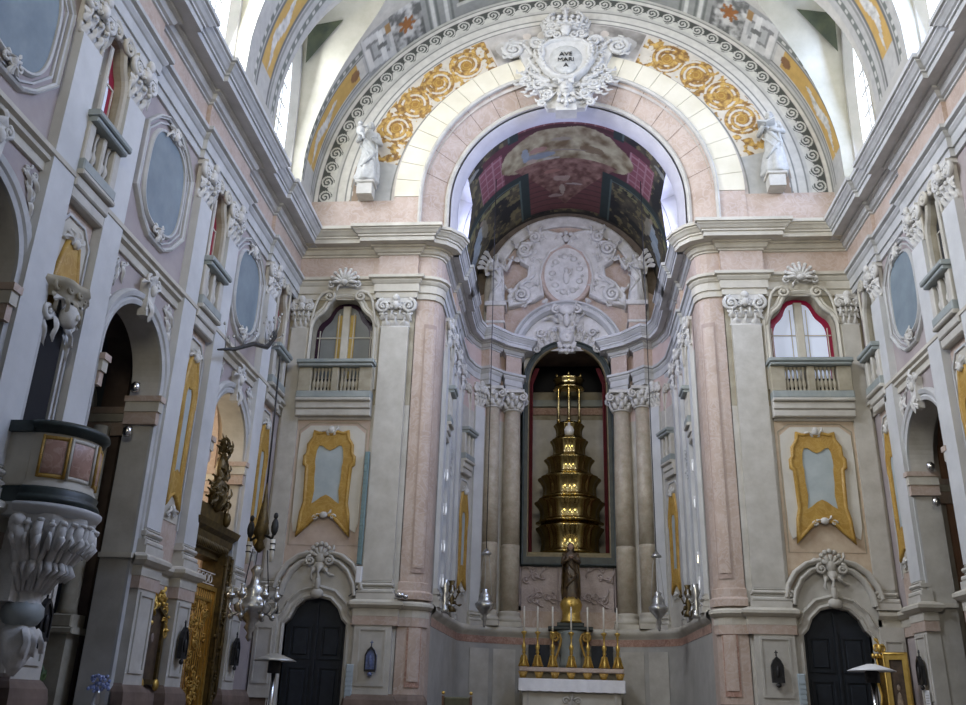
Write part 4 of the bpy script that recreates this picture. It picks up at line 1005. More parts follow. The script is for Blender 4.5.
# ---------------------------------------------------------------- royal crest on the arch
t = G('crest', 'large white stucco coat of arms with crown at the top of the chancel arch', 'coat of arms', 0, YF-.12, 1.3); t.scale = (1.05, 1, .9)
def shieldf(b):
    o = [(-.62,19.75),(-.42,19.95),(-.2,19.98),(0,20.05),(.2,19.98),(.42,19.95),(.62,19.75),(.58,19.5),(.66,19.25),(.5,18.95),(.3,18.7),(0,18.58),(-.3,18.7),(-.5,18.95),(-.66,19.25),(-.58,19.5)]
    b.prism(o, -.35, .05); b.mould(o, [(-.04,-.3),(-.02,-.42),(.05,-.45),(.1,-.36),(.1,0)], closed=True, smooth=True)
    b.use(MARB, True); b.ell((0,-.3,19.3),(.48,.14,.55),16,12); b.ell((0,-.36,18.95),(.3,.1,.26),12,8)
part('shield', t, STUC, shieldf)
def crownf(b):
    b.lathe([(.52,20.5),(.58,20.52),(.6,20.62),(.56,20.68),(.55,20.72),(.6,20.76)], n=20, sy=.62, mod=None)
    for i in range(11):
        a = PI+PI*i/10; x, y = .58*cos(a), .36*sin(a); b.leaf(x, 20.72, PI/2, .2, .09, y=y); b.ell((x, y-.03, 20.95), .07, 6, 5); b.ell((x*1.0, y-.04, 20.6), .045, 6, 4)
    for i in range(5):
        a = PI+PI*i/4; x, y = .58*cos(a), .34*sin(a); pts = [(x, y, 20.75),(x*1.15, y*1.1, 21.05),(x*.75, y*.7, 21.3),(0,0,21.36)]; b.tube(pts, [.05,.06,.055,.05], 6)
        for q in (.3,.6,.85): p = Vector(pts[1]).lerp(Vector(pts[2]), q); b.ell(tuple(p+Vector((0,-.05,0))), .05, 6, 4)
    b.ell((0,0,21.42),(.13,.13,.12)); b.tube([(0,0,21.45),(0,0,21.75)], .035); b.tube([(-.11,0,21.64),(.11,0,21.64)], .03)
part('crown', t, STUC, crownf, True)
def scr(b):
    b.prism([(-.5,17.6),(.5,17.6),(.75,18.3),(1.15,18.7),(1.1,19.3),(1.3,19.8),(1.0,20.2),(.4,20.4),(-.4,20.4),(-1.0,20.2),(-1.3,19.8),(-1.1,19.3),(-1.15,18.7),(-.75,18.3)], -.14, .05)
    for q in (-1, 1):
        for i in range(16):
            a = -1.25+2.6*i/15; r_ = .78+.08*sin(i*2.1); b.leaf(q*r_*cos(a), 19.3+r_*1.15*sin(a), (a+.5) if q > 0 else PI-a-.5, .34, .13, y=-.2, curl=.9*q)
        b.scroll(q*1.42, 19.88, .3, 1.8, PI/2, -q, .09, y=-.12, tail=(q*.72, 19.25)); b.scroll(q*.78, 20.02, .2, 1.6, 0, q, .08, y=-.25)
        b.scroll(q*.95, 19.1, .2, 1.6, PI/2, q, .07, y=-.12, tail=(q*.7, 19.6)); b.scroll(q*1.05, 18.72, .17, 1.5, -PI/2, q, .06, y=-.1)
        b.scroll(q*.72, 18.45, .2, 1.6, 0, -q, .07, y=-.15); b.scroll(q*.5, 18.05, .15, 1.5, PI/2, q, .06, y=-.2); b.scroll(q*.42, 20.25, .16, 1.5, 0, -q, .06, y=-.35)
        b.scroll(q*.62, 17.68, .12, 1.4, PI/2, -q, .05, y=-.25, tail=(q*.25, 18.1)); b.scroll(q*.25, 20.15, .13, 1.3, PI/2, q, .05, y=-.4)
        for i in range(9): b.ell((q*(.62+.09*sin(i*.5)), -.42, 19.95-.12*i), .06, 6, 5)       # pearl string
        for (x, z, a, L) in ((1.5,20.05,.9,.35),(1.55,19.85,0,.35),(1.5,19.65,-.8,.3),(1.2,20.1,1.9,.3),(1.1,18.95,-.3,.35),(1.15,18.6,-.9,.35),(1.0,18.4,-1.5,.35),(.85,18.2,-1.2,.35),(.6,17.9,-.6,.3),(.9,19.4,.6,.3),(.9,20.15,1.2,.3),(.3,20.3,1.3,.3),(.55,18.6,-2,.35),(.4,18.3,-1.7,.35)):
            b.leaf(q*x, z, a if q > 0 else PI-a, L*.85, .12, y=-.15, curl=.9*q); b.ell((q*x,-.2,z), .06, 6, 4)
    rocaille(b, [(q*x, z) for q in (-1,1) for x, z in ((.75,18.8),(.6,18.2),(1.0,19.95),(.95,18.5),(.55,17.95),(.35,20.35),(.8,19.65))], 11, 1.0, -.15)
    b.leaf(0, 20.1, PI/2, .42, .2, y=-.38, curl=0); b.ell((0,-.5,20.3),(.14,.1,.22))
part('scrollwork', t, STUC, scr, True)
def maskf(b):
    b.ell((0,-.35,18.2),(.17,.18,.22),12,10); b.ell((0,-.53,18.17),(.035,.05,.06)); b.ell((0,-.48,18.05),(.07,.05,.02))
    for q in (-1, 1): b.ell((q*.07,-.5,18.24),(.035,.02,.02),6,4); b.leaf(q*.1, 18.4, PI/2-q*.8, .3, .1, y=-.35); b.leaf(q*.12, 18.05, -PI/2+q*.5, .4, .1, y=-.3)
    b.leaf(0, 18.0, -PI/2, .4, .12, y=-.35, curl=0); b.leaf(0, 18.55, PI/2, .25, .15, y=-.35, curl=0)
    for i in range(5): b.ell((.09*(i-2),-.4,17.62+.03*abs(i-2)), .07, 6, 5)
    b.ell((0,-.42,17.5), .07, 6, 5); b.prism([(-.28,17.4),(.28,17.4),(.2,18.3),(-.2,18.3)], -.3, .1)
part('mask', t, STUC, maskf, True)
def textmesh(txt, size, name, parent, m, loc):
    cu = bpy.data.curves.new(name, 'FONT'); cu.body = txt; cu.size = size; cu.extrude = .01; cu.align_x = 'CENTER'; cu.resolution_u = 2
    tmp = bpy.data.objects.new('tmp', cu); C.objects.link(tmp); bpy.context.view_layer.update()
    me = bpy.data.meshes.new_from_object(tmp.evaluated_get(bpy.context.evaluated_depsgraph_get())); bpy.data.objects.remove(tmp)
    me.materials.clear(); me.materials.append(m); o = bpy.data.objects.new(name, me); C.objects.link(o); o.parent = parent; o.location = loc; o.rotation_euler = (PI/2, 0, 0); return o
for tx, z, sz, yy_ in (('AVE', 19.32, .2, -.46), ('MARI', 19.1, .2, -.465), ('A', 18.88, .2, -.475)): textmesh(tx, sz, 'inscription', t, IRON, (0, yy_, z))

# ---------------------------------------------------------------- pulpit, its canopy and the dark doorway
PC = Vector((-6.78, 10.87, 0))
t = G('pulpit', 'rounded marble pulpit with dark green rail and red panels on the left wall', 'pulpit', PC.x, PC.y, .26, LW); t.scale = (1, 1, .897)
def arcl(b, prof, n=24): b.lathe(prof, n=n, a0=-PI*1.0, a1=0, cap=False)
def rail(b): arcl(b, [(.0,5.06),(.56,5.06),(.62,5.03),(.64,4.97),(.6,4.93),(.58,4.88),(.54,4.87)]); b.box(-.62,.62,-.02,.5,4.87,5.03)
part('handrail', t, GREENM, rail, True)
def body(b): b.use(CREAM, True); arcl(b, [(.55,4.88),(.54,4.2),(.57,4.14),(.57,4.1)]); b.box(-.55,-.5,0,.5,4.1,4.88); b.box(.5,.55,0,.5,4.1,4.88); b.box(-.55,.55,0,.45,4.05,4.12)
part('body', t, CREAM, body, True)
for i, a in enumerate((-2.62, -1.96, -1.18, -.42)):
    w = .22 if i in (0, 3) else .27
    part('red_panel', t, REDM, lambda b: (b.lathe([(.555,4.3),(.565,4.32),(.565,4.76),(.555,4.78)], n=5, a0=a-w, a1=a+w, cap=False)), True)
    part('panel_frame', t, OCHRE if i % 2 == 0 else CREAM, lambda b: (b.lathe([(.545,4.24),(.56,4.25),(.56,4.29),(.545,4.3)], n=5, a0=a-w-.05, a1=a+w+.05, cap=False), b.lathe([(.545,4.78),(.56,4.79),(.56,4.83),(.545,4.84)], n=5, a0=a-w-.05, a1=a+w+.05, cap=False), b.tube([(.57*cos(a-w-.05),.57*sin(a-w-.05),4.24),(.57*cos(a-w-.05),.57*sin(a-w-.05),4.84)], .018), b.tube([(.57*cos(a+w+.05),.57*sin(a+w+.05),4.24),(.57*cos(a+w+.05),.57*sin(a+w+.05),4.84)], .018)), True)
part('green_base', t, GREENM, lambda b: (arcl(b, [(.57,4.12),(.62,4.08),(.6,4.02),(.63,3.98),(.66,3.92),(.6,3.88)]), b.box(-.6,.6,0,.45,3.88,4.1)), True)
part('cornice_ring', t, LAV, lambda b: (arcl(b, [(.6,3.9),(.7,3.86),(.7,3.82),(.66,3.76),(.6,3.72)]), b.box(-.6,.6,0,.45,3.7,3.88)), True)
def corb(b):
    b.lathe([(.62,3.74),(.6,3.6),(.52,3.42),(.38,3.22),(.27,3.0),(.2,2.8),(.17,2.65),(.2,2.6)], n=26, a0=-PI, a1=0, cap=False, mod=lambda a, z: 1+.05*sin(a*9+z*8)); b.box(-.35,.35,0,.45,2.6,3.74)
    R = random.Random(12)
    for i in range(15):
        a = -PI*(i+.5)/15; ca, sa = cos(a), sin(a); k = .03 if i % 2 else .05; w_ = R.uniform(-.06, .06)
        b.tube([(.64*ca,.64*sa,3.66),(.63*ca+w_,.63*sa,3.48),(.5*ca,.5*sa,3.28),(.34*ca-w_,.34*sa,3.02),(.22*ca,.22*sa,2.75)], [k*.8,k*1.3,k*1.1,k,k*.6])
        b.tube([(.6*ca,.6*sa,3.5),(.68*ca,.68*sa,3.4),(.6*ca+w_,.6*sa,3.27),(.52*ca+w_,.52*sa,3.33)], [k,k*.9,k*.7,k*.3])
        b.tube([(.42*ca,.42*sa,3.12),(.48*ca,.48*sa,3.02),(.38*ca+w_,.38*sa,2.92)], [k,k*.8,k*.4])
        b.ell((.66*ca,.66*sa,3.62+R.uniform(-.03,.03)), (.05,.05,.035), 6, 4)
    for q in (-1, 1): b.tube([(q*.62,-.05,3.62),(q*.6,-.12,3.42),(q*.4,-.1,3.2),(q*.25,-.1,2.9)], [.09,.1,.09,.05]); b.ell((q*.63,-.08,3.62), .1, 8, 6)
part('corbel', t, WHITE, corb, True)
part('green_knop', t, COPING, lambda b: b.lathe([(.16,2.64),(.24,2.56),(.25,2.44),(.2,2.34),(.14,2.3)], n=20, mod=lambda a, z: 1+.07*sin(a*10)), True)
part('pendant', t, WHITE, lambda b: (b.lathe([(.15,2.32),(.22,2.2),(.2,2.0),(.13,1.8),(.05,1.66)], n=16, mod=lambda a, z: 1+.1*sin(a*5+z*6)), [b.leaf(q*.1,2.28,-PI/2+q*.3,.4,.1,y=-.15) for q in (-1,0,1)], b.box(-.12,.12,0,.45,1.7,2.6)), True)
t = G('pulpit_doorway', 'narrow black doorway behind the pulpit on the left wall', 'doorway', -XW, 10.72, 0, LW)
part('opening', t, DARK, lambda b: b.prism([(-.2,4.2),(.3,4.2),(.3,6.2)]+arc(.05,6.2,.25,0,PI,10), -.12, 0))  # solid near-black slab, the darkness of the doorway is its colour
part('jamb', t, LAV, lambda b: b.mould([(-.22,4.2),(-.22,6.2)]+arc(.05,6.2,.27,PI,0,10)+[(.32,6.2),(.32,4.2)], [(0,0),(0,-.15),(.06,-.14),(.1,-.05),(.1,0)]), True)
t = G('pulpit_canopy', 'carved grey canopy with mask and scrolls over the pulpit door', 'canopy', -XW, 10.78, 0, LW)
def canf(b):
    b.lathe([(.0,6.98),(.3,6.95),(.5,6.86),(.52,6.78),(.44,6.72),(.42,6.6)], n=20, a0=-PI, a1=0, sy=.9, cap=False, mod=lambda a, z: 1+.06*sin(a*8))
    for i in range(7): a = -PI*(i+.5)/7; b.scroll(.42*cos(a), 6.74, .09, 1.3, 0, 1, .035, y=.38*sin(a)); b.leaf(.4*cos(a), 6.66, -PI/2, .26, .08, y=.34*sin(a))
part('hood', t, TAUPE, canf, True)
part('mask', t, WHITE, lambda b: (b.ell((0,-.3,6.42),(.14,.13,.18),12,8), b.ell((0,-.43,6.4),(.03,.04,.05)), [ (b.leaf(q*.08,6.55,PI/2-q*1.2,.3,.09,y=-.25), b.leaf(q*.12,6.35,-PI/2+q*.4,.35,.09,y=-.2), b.scroll(q*.3,6.4,.12,1.4,0,q,.045,y=-.15), b.leaf(q*.3,6.3,-PI/2,.4,.08,y=-.1)) for q in (-1,1)]), True)

# ---------------------------------------------------------------- chancel
for s, nm in ((-1, 'wall_chancel_left'), (1, 'wall_chancel_right')):
    b = MB(); wl = [(-3.3,21.9),(-3.3,26.0)]+[(-3.3*cos(t*PI/28), 26.0+3.3*sin(t*PI/28)) for t in range(1, 10)]+[(-1.6,28.98),(-1.45,28.98)]
    p = wl if s < 0 else mir(wl)
    b.use(mat('chancel_pink', (.50,.38,.34), (.60,.49,.45), 2, .6), False); b.sweep([(0,10.4),(0,13.4)], p)
    b.use(STONE); b.sweep([(0,3.6),(0,10.4)], p)
    dd = [(-3.3,22.0),(-3.26,24.0),(-3.2,26.9),(-2.95,27.4),(-2.3,27.9),(-1.5,28.2),(0,28.22)]; p = dd if s < 0 else mir(dd)
    b.use(CREAM, True); b.sweep([(-.9,3.8),(.05,3.8),(.12,3.74),(.12,3.64),(.03,3.56),(0,3.5)], p, smooth=True); b.use(REDM); b.sweep([(0.01,3.3),(0.01,3.5)], p, smooth=True)
    b.use(mat('grey_dado', (.36,.35,.32), (.46,.45,.42), 2, .6), True); b.sweep([(0,3.3),(0,1.2)], p[::1], smooth=True)
    # raised dado panels
    q = [Vector(a) for a in dd[2:]]
    b.use(STONE, False)
    for i in range(len(q)-1):
        a, e = q[i], q[i+1]; L = (e-a).length
        if L < .6: continue
        d = (e-a).normalized(); nrm = Vector((d.y, -d.x))
        for k in range(2 if L > 1 else 1):
            n_ = 2 if L > 1 else 1; a1 = a+d*(L*k/n_+.08)+nrm*.03; e1 = a+d*(L*(k+1)/n_-.08)+nrm*.03
            if s > 0: a1, e1 = Vector((-e1.x, e1.y)), Vector((-a1.x, a1.y))
            b.face([(a1.x,a1.y,1.5),(e1.x,e1.y,1.5),(e1.x,e1.y,3.15),(a1.x,a1.y,3.15)])
    struct(b.build(nm))
# chancel vault fresco
yy = np.linspace(21.9, 29.06, 250); th = np.linspace(-.56, PI+.56, 420)
TH, YY = np.meshgrid(th, yy, indexing='ij')
tc = np.clip(TH, 0, PI); ext = np.where(TH < 0, TH, np.where(TH > PI, PI-TH, 0))
XX = 3.3*np.cos(tc); ZZ = 15.1+3.5*np.sin(tc)+ext*3.5
YR = YY; YY = 23.15+(YY-21.9)*(29.06-23.15)/(29.06-21.9); AD = np.degrees(TH); B = np.abs(AD-90); X = (AD-90)*.058; nn = fbm(X*2.2+9, YY*2.2, 5); n2 = fbm(X*6, YY*6+4, 4)
DGN, PNK = (.035,.05,.045), (.26,.075,.085)
col = mixn((.025,.022,.02), (.16,.12,.07), (nn-.38)*2.6)
gl = (n2 > .57) & (nn > .42); col = put(col, gl, (.36,.27,.12), .6)
def frm(m): 
    global col; col = put(col, m, DGN)
grid_ = ((X*3.1) % 1 < .16) | ((YY*3.6) % 1 < .2)
m = (B < 27) & (YY > 23.4) & (YY < 24.6); col = put(col, m, PNK); col = put(col, m & grid_, (.42,.20,.19)); col = put(col, m & (YY > 24.45), (.10,.03,.03)); col = put(col, m & (np.abs(YY-23.95) < .06), (.10,.03,.035))
m = (B < 52) & (YY > 24.6) & (YY < 26.4); col = put(col, m, (.15,.04,.05))
m = (B > 38) & (B < 56) & (YY > 24.9) & (YY < 26.35); col = put(col, m, (.34,.10,.12)); col = put(col, m & grid_, (.50,.24,.25)); 
el = (X/2.35)**2+((YY-25.55)/.98)**2; cw = el < 1+.35*(nn-.5); col = np.where(cw[..., None], mixn((.22,.13,.06), (.66,.52,.32), (fbm(X*3, YY*3+1, 5)-.3)*2.3), col)
for (x, y, rx, ry, c) in ((.85,25.75,.55,.14,(.30,.32,.36)),(.9,25.45,.3,.12,(.50,.25,.2)),(1.15,25.9,.18,.1,(.62,.42,.32)),(.1,25.1,.35,.08,(.42,.32,.24)),(-.9,25.5,.4,.16,(.24,.14,.07)),(.45,25.95,.3,.06,(.6,.5,.42)),(1.35,25.5,.12,.3,(.4,.42,.45)),(.2,25.6,.9,.03,(.35,.25,.2))):
    col = put(col, ((X-x)/rx)**2+((YY-y)/ry)**2 < 1+1.2*(n2-.5), c, .85)
m = (B < 22) & (YY > 26.5) & (YY < 28.7); col = put(col, m, (.20,.065,.06)); col = put(col, m & ((YY*3.6) % 1 < .15), (.12,.04,.04))
tri = (np.abs(X) < .15+(28.2-YY)*.75) & (YY > 26.0) & (YY < 28.4); col = np.where(tri[..., None], mixn((.18,.07,.05), (.50,.26,.2), (n2-.3)*1.8), col)
for (x, y, rx, ry, c) in ((.1,27.0,.3,.14,(.55,.36,.28)),(-.3,27.3,.3,.05,(.55,.42,.36)),(.1,27.6,.1,.3,(.58,.42,.32)),(.35,27.9,.28,.09,(.5,.33,.28)),(.45,26.6,.3,.1,(.45,.2,.15))):
    col = put(col, ((X-x)/rx)**2+((YY-y)/ry)**2 < 1+1.4*(n2-.5), c, .9)
frm((np.abs(B-30) < 3.0) & (YY < 24.7)); frm((np.abs(B-25) < 2.6) & (YY > 26.4) & (YY < 28.8)); frm((B > 25) & (np.abs(YY-26.52) < .13)); frm((B > 88) & (YY > 25.3) & (YY < 25.5))
col = put(col, ((np.abs(B-32.6) < .4) & (YY < 24.6)) | ((B > 28) & (np.abs(YY-26.68) < .03)) | ((np.abs(B-28) < .5) & (YY > 26.6)), (.13,.17,.15))
ln = (YY > 26.75) & (YY < 26.95) & (B > 32) & (n2 > .42); col = put(col, ln, (.42,.36,.16), .7)
for sd in (-1, 1):                                             # white draped figures either side
    for (bb, y, rb, ry, c) in ((62,27.3,4,.16,(.70,.68,.66)),(66,27.6,6,.3,(.50,.55,.62)),(71,27.9,7,.32,(.56,.58,.62)),(58,27.5,3,.5,(.42,.34,.24)),(60,27.05,2,.1,(.55,.4,.3)),(76,28.1,6,.2,(.36,.38,.44)),(55,24.2,6,.12,(.5,.48,.46)),(62,24.6,7,.09,(.42,.38,.33)),(84,28.3,7,.3,(.26,.16,.1)),(90,28.5,8,.25,(.30,.2,.13))):
        col = put(col, (((AD-90)*sd-bb)/rb)**2+((YY-y)/ry)**2 < 1+1.5*(n2-.5), c, .85)
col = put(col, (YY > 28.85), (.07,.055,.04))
YY = YR; cutm = (YY > 22.3) & (YY < 24.9) & (ZZ < 16.6)
keep = ~(cutm[:-1,:-1] & cutm[1:,:-1] & cutm[1:,1:] & cutm[:-1,1:])
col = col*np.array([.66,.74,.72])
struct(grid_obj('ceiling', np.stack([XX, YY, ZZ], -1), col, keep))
b = MB(); b.use(SOFF, False)                                   # wall that closes the gap above the arch soffit, window reveals
n = 48; p1 = legs(arc(0,ZC,3.07,PI,0,n)); p2 = [(-3.6,Z_COR)]+arc(0,15.1,3.6,PI,0,n,3.8)+[(3.6,Z_COR)]
b.add([(x,21.93,z) for x,z in p1]+[(x,21.93,z) for x,z in p2], [(i,i+1,n+3+i+1,n+3+i) for i in range(n+2)])
struct(b.build('wall_over_arch'))
for s in (-1, 1):
    w = struct(bpy.data.objects.new('window_%d' % wn[0], None)); wn[0] += 1; C.objects.link(w)
    part('pane', w, SKYP, lambda b: b.face([(s*3.62,22.2,13.3),(s*3.62,24.95,13.3),(s*3.62,24.95,16.9),(s*3.62,22.2,16.9)]))
    part('reveal', w, SOFF, lambda b: (b.face([(s*3.28,24.92,13.3),(s*3.62,24.92,13.3),(s*3.62,24.92,16.9),(s*3.0,24.92,16.65)]), b.face([(s*2.98,22.2,16.62),(s*3.62,22.2,16.9),(s*3.62,24.95,16.9),(s*2.98,24.95,16.62)]), b.face([(s*3.3,22.2,13.32),(s*3.62,22.2,13.32),(s*3.62,24.95,13.32),(s*3.3,24.95,13.32)])))
    part('muntin', w, LEAD, lambda b: [b.box(s*3.6-.01,s*3.6+.01,22.2,24.95,13.3+.5*i-.01,13.3+.5*i+.01) for i in range(1,6)])
# back lunette
b = MB(); b.use(PINK, False)
fr = [(-3.4,13.2)]+arc(0,15.1,3.4,PI,0,40,3.6)+[(3.4,13.2)]; ar = arc(0,12.93,1.6,0,PI,24)
b.prism([(-3.4,13.2)]+arc(0,15.1,3.4,PI,0,40,3.6)+[(3.4,13.2)]+[(1.6,12.93)]+arc(0,12.93,1.6,0,PI,24)[1:], 29.0, 29.1)
b.use(mat('dark_reveal', (.10,.08,.06), (.18,.14,.10), 3, .8)); o_ = arc(0,15.1,3.36,PI,0,40,3.56); i_ = arc(0,15.35,2.92,PI,0,40,3.1)
b.ring(o_, i_, 28.97, 29.0, closed=False)
b.use(WHITE, True); b.mould([(-2.9,13.3)]+arc(0,15.35,2.9,PI,0,48,3.08)+[(2.9,13.3)], [(-.42,0),(-.42,-.1),(-.36,-.14),(-.06,-.14),(0,-.1),(.02,0)], Y=29.0)
struct(b.build('wall_apse'))
b = MB(); b.use(STONE, False)   # lower apse wall with the arched opening of the niche
op_ = [(-1.4,5.95)]+[(-1.4,12.0)]+arc(0,12.0,1.4,PI,0,24)[1:]+[(1.4,5.95)]
b.prism([(-1.62,3.6),(1.62,3.6),(1.62,13.3),(1.45,13.5),(0.0,14.0),(-1.45,13.5),(-1.62,13.3)][:0] or [(-1.62,5.95)]+op_+[(1.62,5.95),(1.62,13.2),(0,14.6),(-1.62,13.2)], 28.98, 29.2)
b.use(mat('rose_relief_stone', (.42,.35,.33), (.54,.46,.43), 4, .7, bump=.6)); b.box(-1.62,1.62,28.98,29.2,3.6,5.95)
b.use(PINK); b.box(-1.6,1.6,28.9,28.99,3.8,4.35)
struct(b.build('wall_apse_lower'))
for s in (-1, 1):
    def rel(b):
        R = random.Random(5)
        for i in range(9): x = s*(.45+.9*R.random()); z = 4.55+1.2*R.random(); b.scroll(x, z, .13, 1.3, R.uniform(0,6), s, .03, y=0); b.leaf(x, z, R.uniform(0,6), .35, .07)
        b.mould([(s*.3,4.5),(s*.3,5.8),(s*1.5,5.8),(s*1.5,4.5)][::s], [(-.03,0),(0,-.04),(.03,0)])
    tag(part('relief_panel', None, mat('rose_stone', (.42,.35,.34), (.52,.45,.43), 4, .7), rel, True, loc=(0,28.96,0)), 'rose stone scroll relief %s of the statue, under the great frame' % ('left' if s < 0 else 'right'), 'relief')
# niche behind the frame
b = MB(); b.use(TAUPE, False)
b.face([(-1.6,31.6,5.9),(1.6,31.6,5.9),(1.6,31.6,13.6),(-1.6,31.6,13.6)]); b.face([(-1.6,29.2,5.95),(1.6,29.2,5.95),(1.6,31.6,5.95),(-1.6,31.6,5.95)])
b.face([(-1.6,29.2,5.9),(-1.6,31.6,5.9),(-1.6,31.6,13.6),(-1.6,29.2,13.6)]); b.face([(1.6,29.2,5.9),(1.6,31.6,5.9),(1.6,31.6,13.6),(1.6,29.2,13.6)])
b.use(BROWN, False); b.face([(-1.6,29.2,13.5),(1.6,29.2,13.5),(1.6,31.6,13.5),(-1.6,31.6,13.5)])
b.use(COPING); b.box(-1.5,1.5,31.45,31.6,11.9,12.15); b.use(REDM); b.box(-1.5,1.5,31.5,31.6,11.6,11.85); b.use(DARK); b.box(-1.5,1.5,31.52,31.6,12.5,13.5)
b.use(STONE); b.box(-1.4,1.4,31.55,31.6,6.2,11.4)
struct(b.build('wall_niche'))

# columns of the apse
def comp_cap(b, r, z0, z1):
    h = z1-z0; b.use(WHITE, True); b.lathe([(r+.03,z0),(r+.06,z0+.03),(r+.02,z0+.07),(r*.95,z0+.1),(r*1.05,z0+h*.5),(r*1.3,z0+h*.8)], n=18)
    for k in range(8): a = 2*PI*k/8; x, y = r*cos(a), r*sin(a); b.tube([(x,y,z0+.08),(x*1.15,y*1.15,z0+h*.25),(x*1.45,y*1.45,z0+h*.38),(x*1.5,y*1.5,z0+h*.32)], [.09,.08,.05,.02], 6)
    for k in range(8): a = 2*PI*(k+.5)/8; x, y = r*cos(a), r*sin(a); b.tube([(x*1.05,y*1.05,z0+h*.3),(x*1.25,y*1.25,z0+h*.5),(x*1.6,y*1.6,z0+h*.62),(x*1.6,y*1.6,z0+h*.55)], [.08,.07,.05,.02], 6)
    for sx in (-1, 1):
        b.scroll(sx*r*1.35, z1-.24, .15, 1.6, PI/2, -sx, .05, y=-r*1.1); b.scroll(sx*r*1.35, z1-.24, .15, 1.6, PI/2, -sx, .05, y=r*1.1)
    b.ell((0,-r*1.35,z1-.2),(.09,.07,.11)); b.leaf(0,z1-.15,PI/2,.2,.1,y=-r*1.3)
    w = r*1.55; b.prism([(-w,z1-.1),(w,z1-.1),(w,z1),(-w,z1)], -w, w)
COLM = mat('mottled_column_marble', (.38,.33,.24), (.58,.53,.43), 3.5, .45, vein=((.44,.32,.24), 4, .45))
def column(label, x, y, r):
    t = G('column', label, 'column', x, y)
    part('base', t, CREAM, lambda b: (b.box(-r*1.4,r*1.4,-r*1.4,r*1.4,3.8,3.95), b.lathe([(r*1.35,3.95),(r*1.38,4.02),(r*1.3,4.08),(r*1.15,4.1),(r*1.12,4.15),(r*1.2,4.2),(r*1.15,4.26),(r*1.02,4.28)], n=24)), True)
    part('lower_drum', t, COLM, lambda b: b.lathe([(r*1.01,4.28),(r*1.03,6.2),(r*1.03,6.3)], n=24), True)
    part('shaft', t, COLM, lambda b: b.lathe([(r*1.02,6.3),(r*1.0,8),(r*.9,10.7)], n=24), True)
    part('capital', t, WHITE, lambda b: comp_cap(b, r*.92, 10.7, Z_ARC), True)
column('inner cream column immediately left of the great green frame', -1.8, 28.52, .29); column('inner cream column immediately right of the great green frame', 1.82, 28.52, .29)
column('outer slender column left of the apse, behind the hanging lamp cord', -2.42, 28.05, .25); column('outer slender column right of the apse, behind the hanging lamp cord', 2.46, 28.05, .25)
cpil = make_pilaster('pilaster', 'x', .4, .1, WSH, ped=False)
cpil.location = (-3.3, 22.4, 0); cpil.rotation_euler = (0,0,LW); cpil['label'] = 'narrow pilaster on the left chancel wall just inside the arch'
dup(cpil, (-3.3, 23.5, 0), LW, 'narrow pilaster on the left chancel wall past its first balcony'); dup(cpil, (3.3, 23.5, 0), RW, 'narrow pilaster on the right chancel wall past its first balcony')
dup(cpil, (-3.3, 24.7, 0), LW, 'middle narrow pilaster in along the left chancel wall'); dup(cpil, (-3.3, 25.95, 0), LW, 'fourth narrow pilaster along the left chancel wall, by the curved window')
dup(cpil, (3.3, 22.4, 0), RW, 'narrow pilaster on the right chancel wall just inside the arch'); dup(cpil, (3.3, 24.7, 0), RW, 'middle narrow pilaster in along the right chancel wall'); dup(cpil, (3.3, 25.95, 0), RW, 'fourth narrow pilaster along the right chancel wall, by the curved window')
dup(cpil, (-2.86, 27.6, 0), PI*.27, 'innermost narrow pilaster of the left chancel wall, next to the outer column'); dup(cpil, (2.86, 27.6, 0), -PI*.27, 'innermost narrow pilaster of the right chancel wall, next to the outer column')
for s, r in ((-1, LW*.82), (1, RW*.82)):
    n_ = 'left' if s < 0 else 'right'
    balustrade('balcony_balustrade', 'small balcony in the curved corner of the %s chancel wall' % n_, .75, 2, (s*3.2, 26.85, 0), r, .2, COPING)
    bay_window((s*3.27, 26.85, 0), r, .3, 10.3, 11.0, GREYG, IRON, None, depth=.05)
    balustrade('balcony_balustrade', 'small balcony on the %s chancel wall between narrow pilasters' % n_, .62, 2, (s*3.3, 22.95, 0), r/.82, .16, COPING)
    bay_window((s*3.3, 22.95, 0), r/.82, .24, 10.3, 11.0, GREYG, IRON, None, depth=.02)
    dup(sl, (s*3.19, 26.9, 0), r, 'narrow ochre frame in the curved corner of the %s chancel wall' % n_)
    # arched reliefs near the arch opening
    t = G('wall_relief', 'white ornament relief and frame between narrow pilasters of the %s chancel wall' % n_, 'relief', s*3.3, 24.1, 0, LW if s < 0 else RW)
    for z0 in (11.0, 7.9): part('ornament', t, LAV, lambda b: rocaille(b, [(x, z0+z) for z in (-.2,.1,.3) for x in (-.15,.15)], 4+s, 1.0), True)
    part('frame', t, LAV, lambda b: b.mould([(-.22,4.6),(-.22,7.5),(.22,7.5),(.22,4.6)], [(-.03,0),(0,-.05),(.03,0)]))

# cartouche with oval relief
t = G('cartouche', 'large white stucco cartouche around an oval medallion above the altar', 'cartouche', 0.03, 28.98)
ovl = arc(0,16.0,.82,PI*2,0,40,1.1)[:-1]
part('medallion', t, WHITE, lambda b: (b.prism(ovl, -.18, 0)), False)
part('medallion_ring', t, PINK, lambda b: b.mould(ovl, [(-.04,-.17),(0,-.24),(.06,-.26),(.12,-.22),(.14,0)], closed=True, smooth=True))
def medrel(b):
    for i in range(9): a = 2*PI*i/9+.3; b.ell((.5*cos(a),-.2,16+.72*sin(a)),(.13,.06,.11)); b.ell((.56*cos(a+.3),-.2,16+.78*sin(a+.3)),(.06,.05,.06))
    b.ell((0,-.2,16.15),(.09,.07,.12)); b.ell((0,-.2,15.85),(.12,.07,.25)); b.tube([(0,-.22,15.9),(.15,-.24,16.0),(.2,-.22,16.2)], .04)
part('relief', t, WHITE, medrel, True)
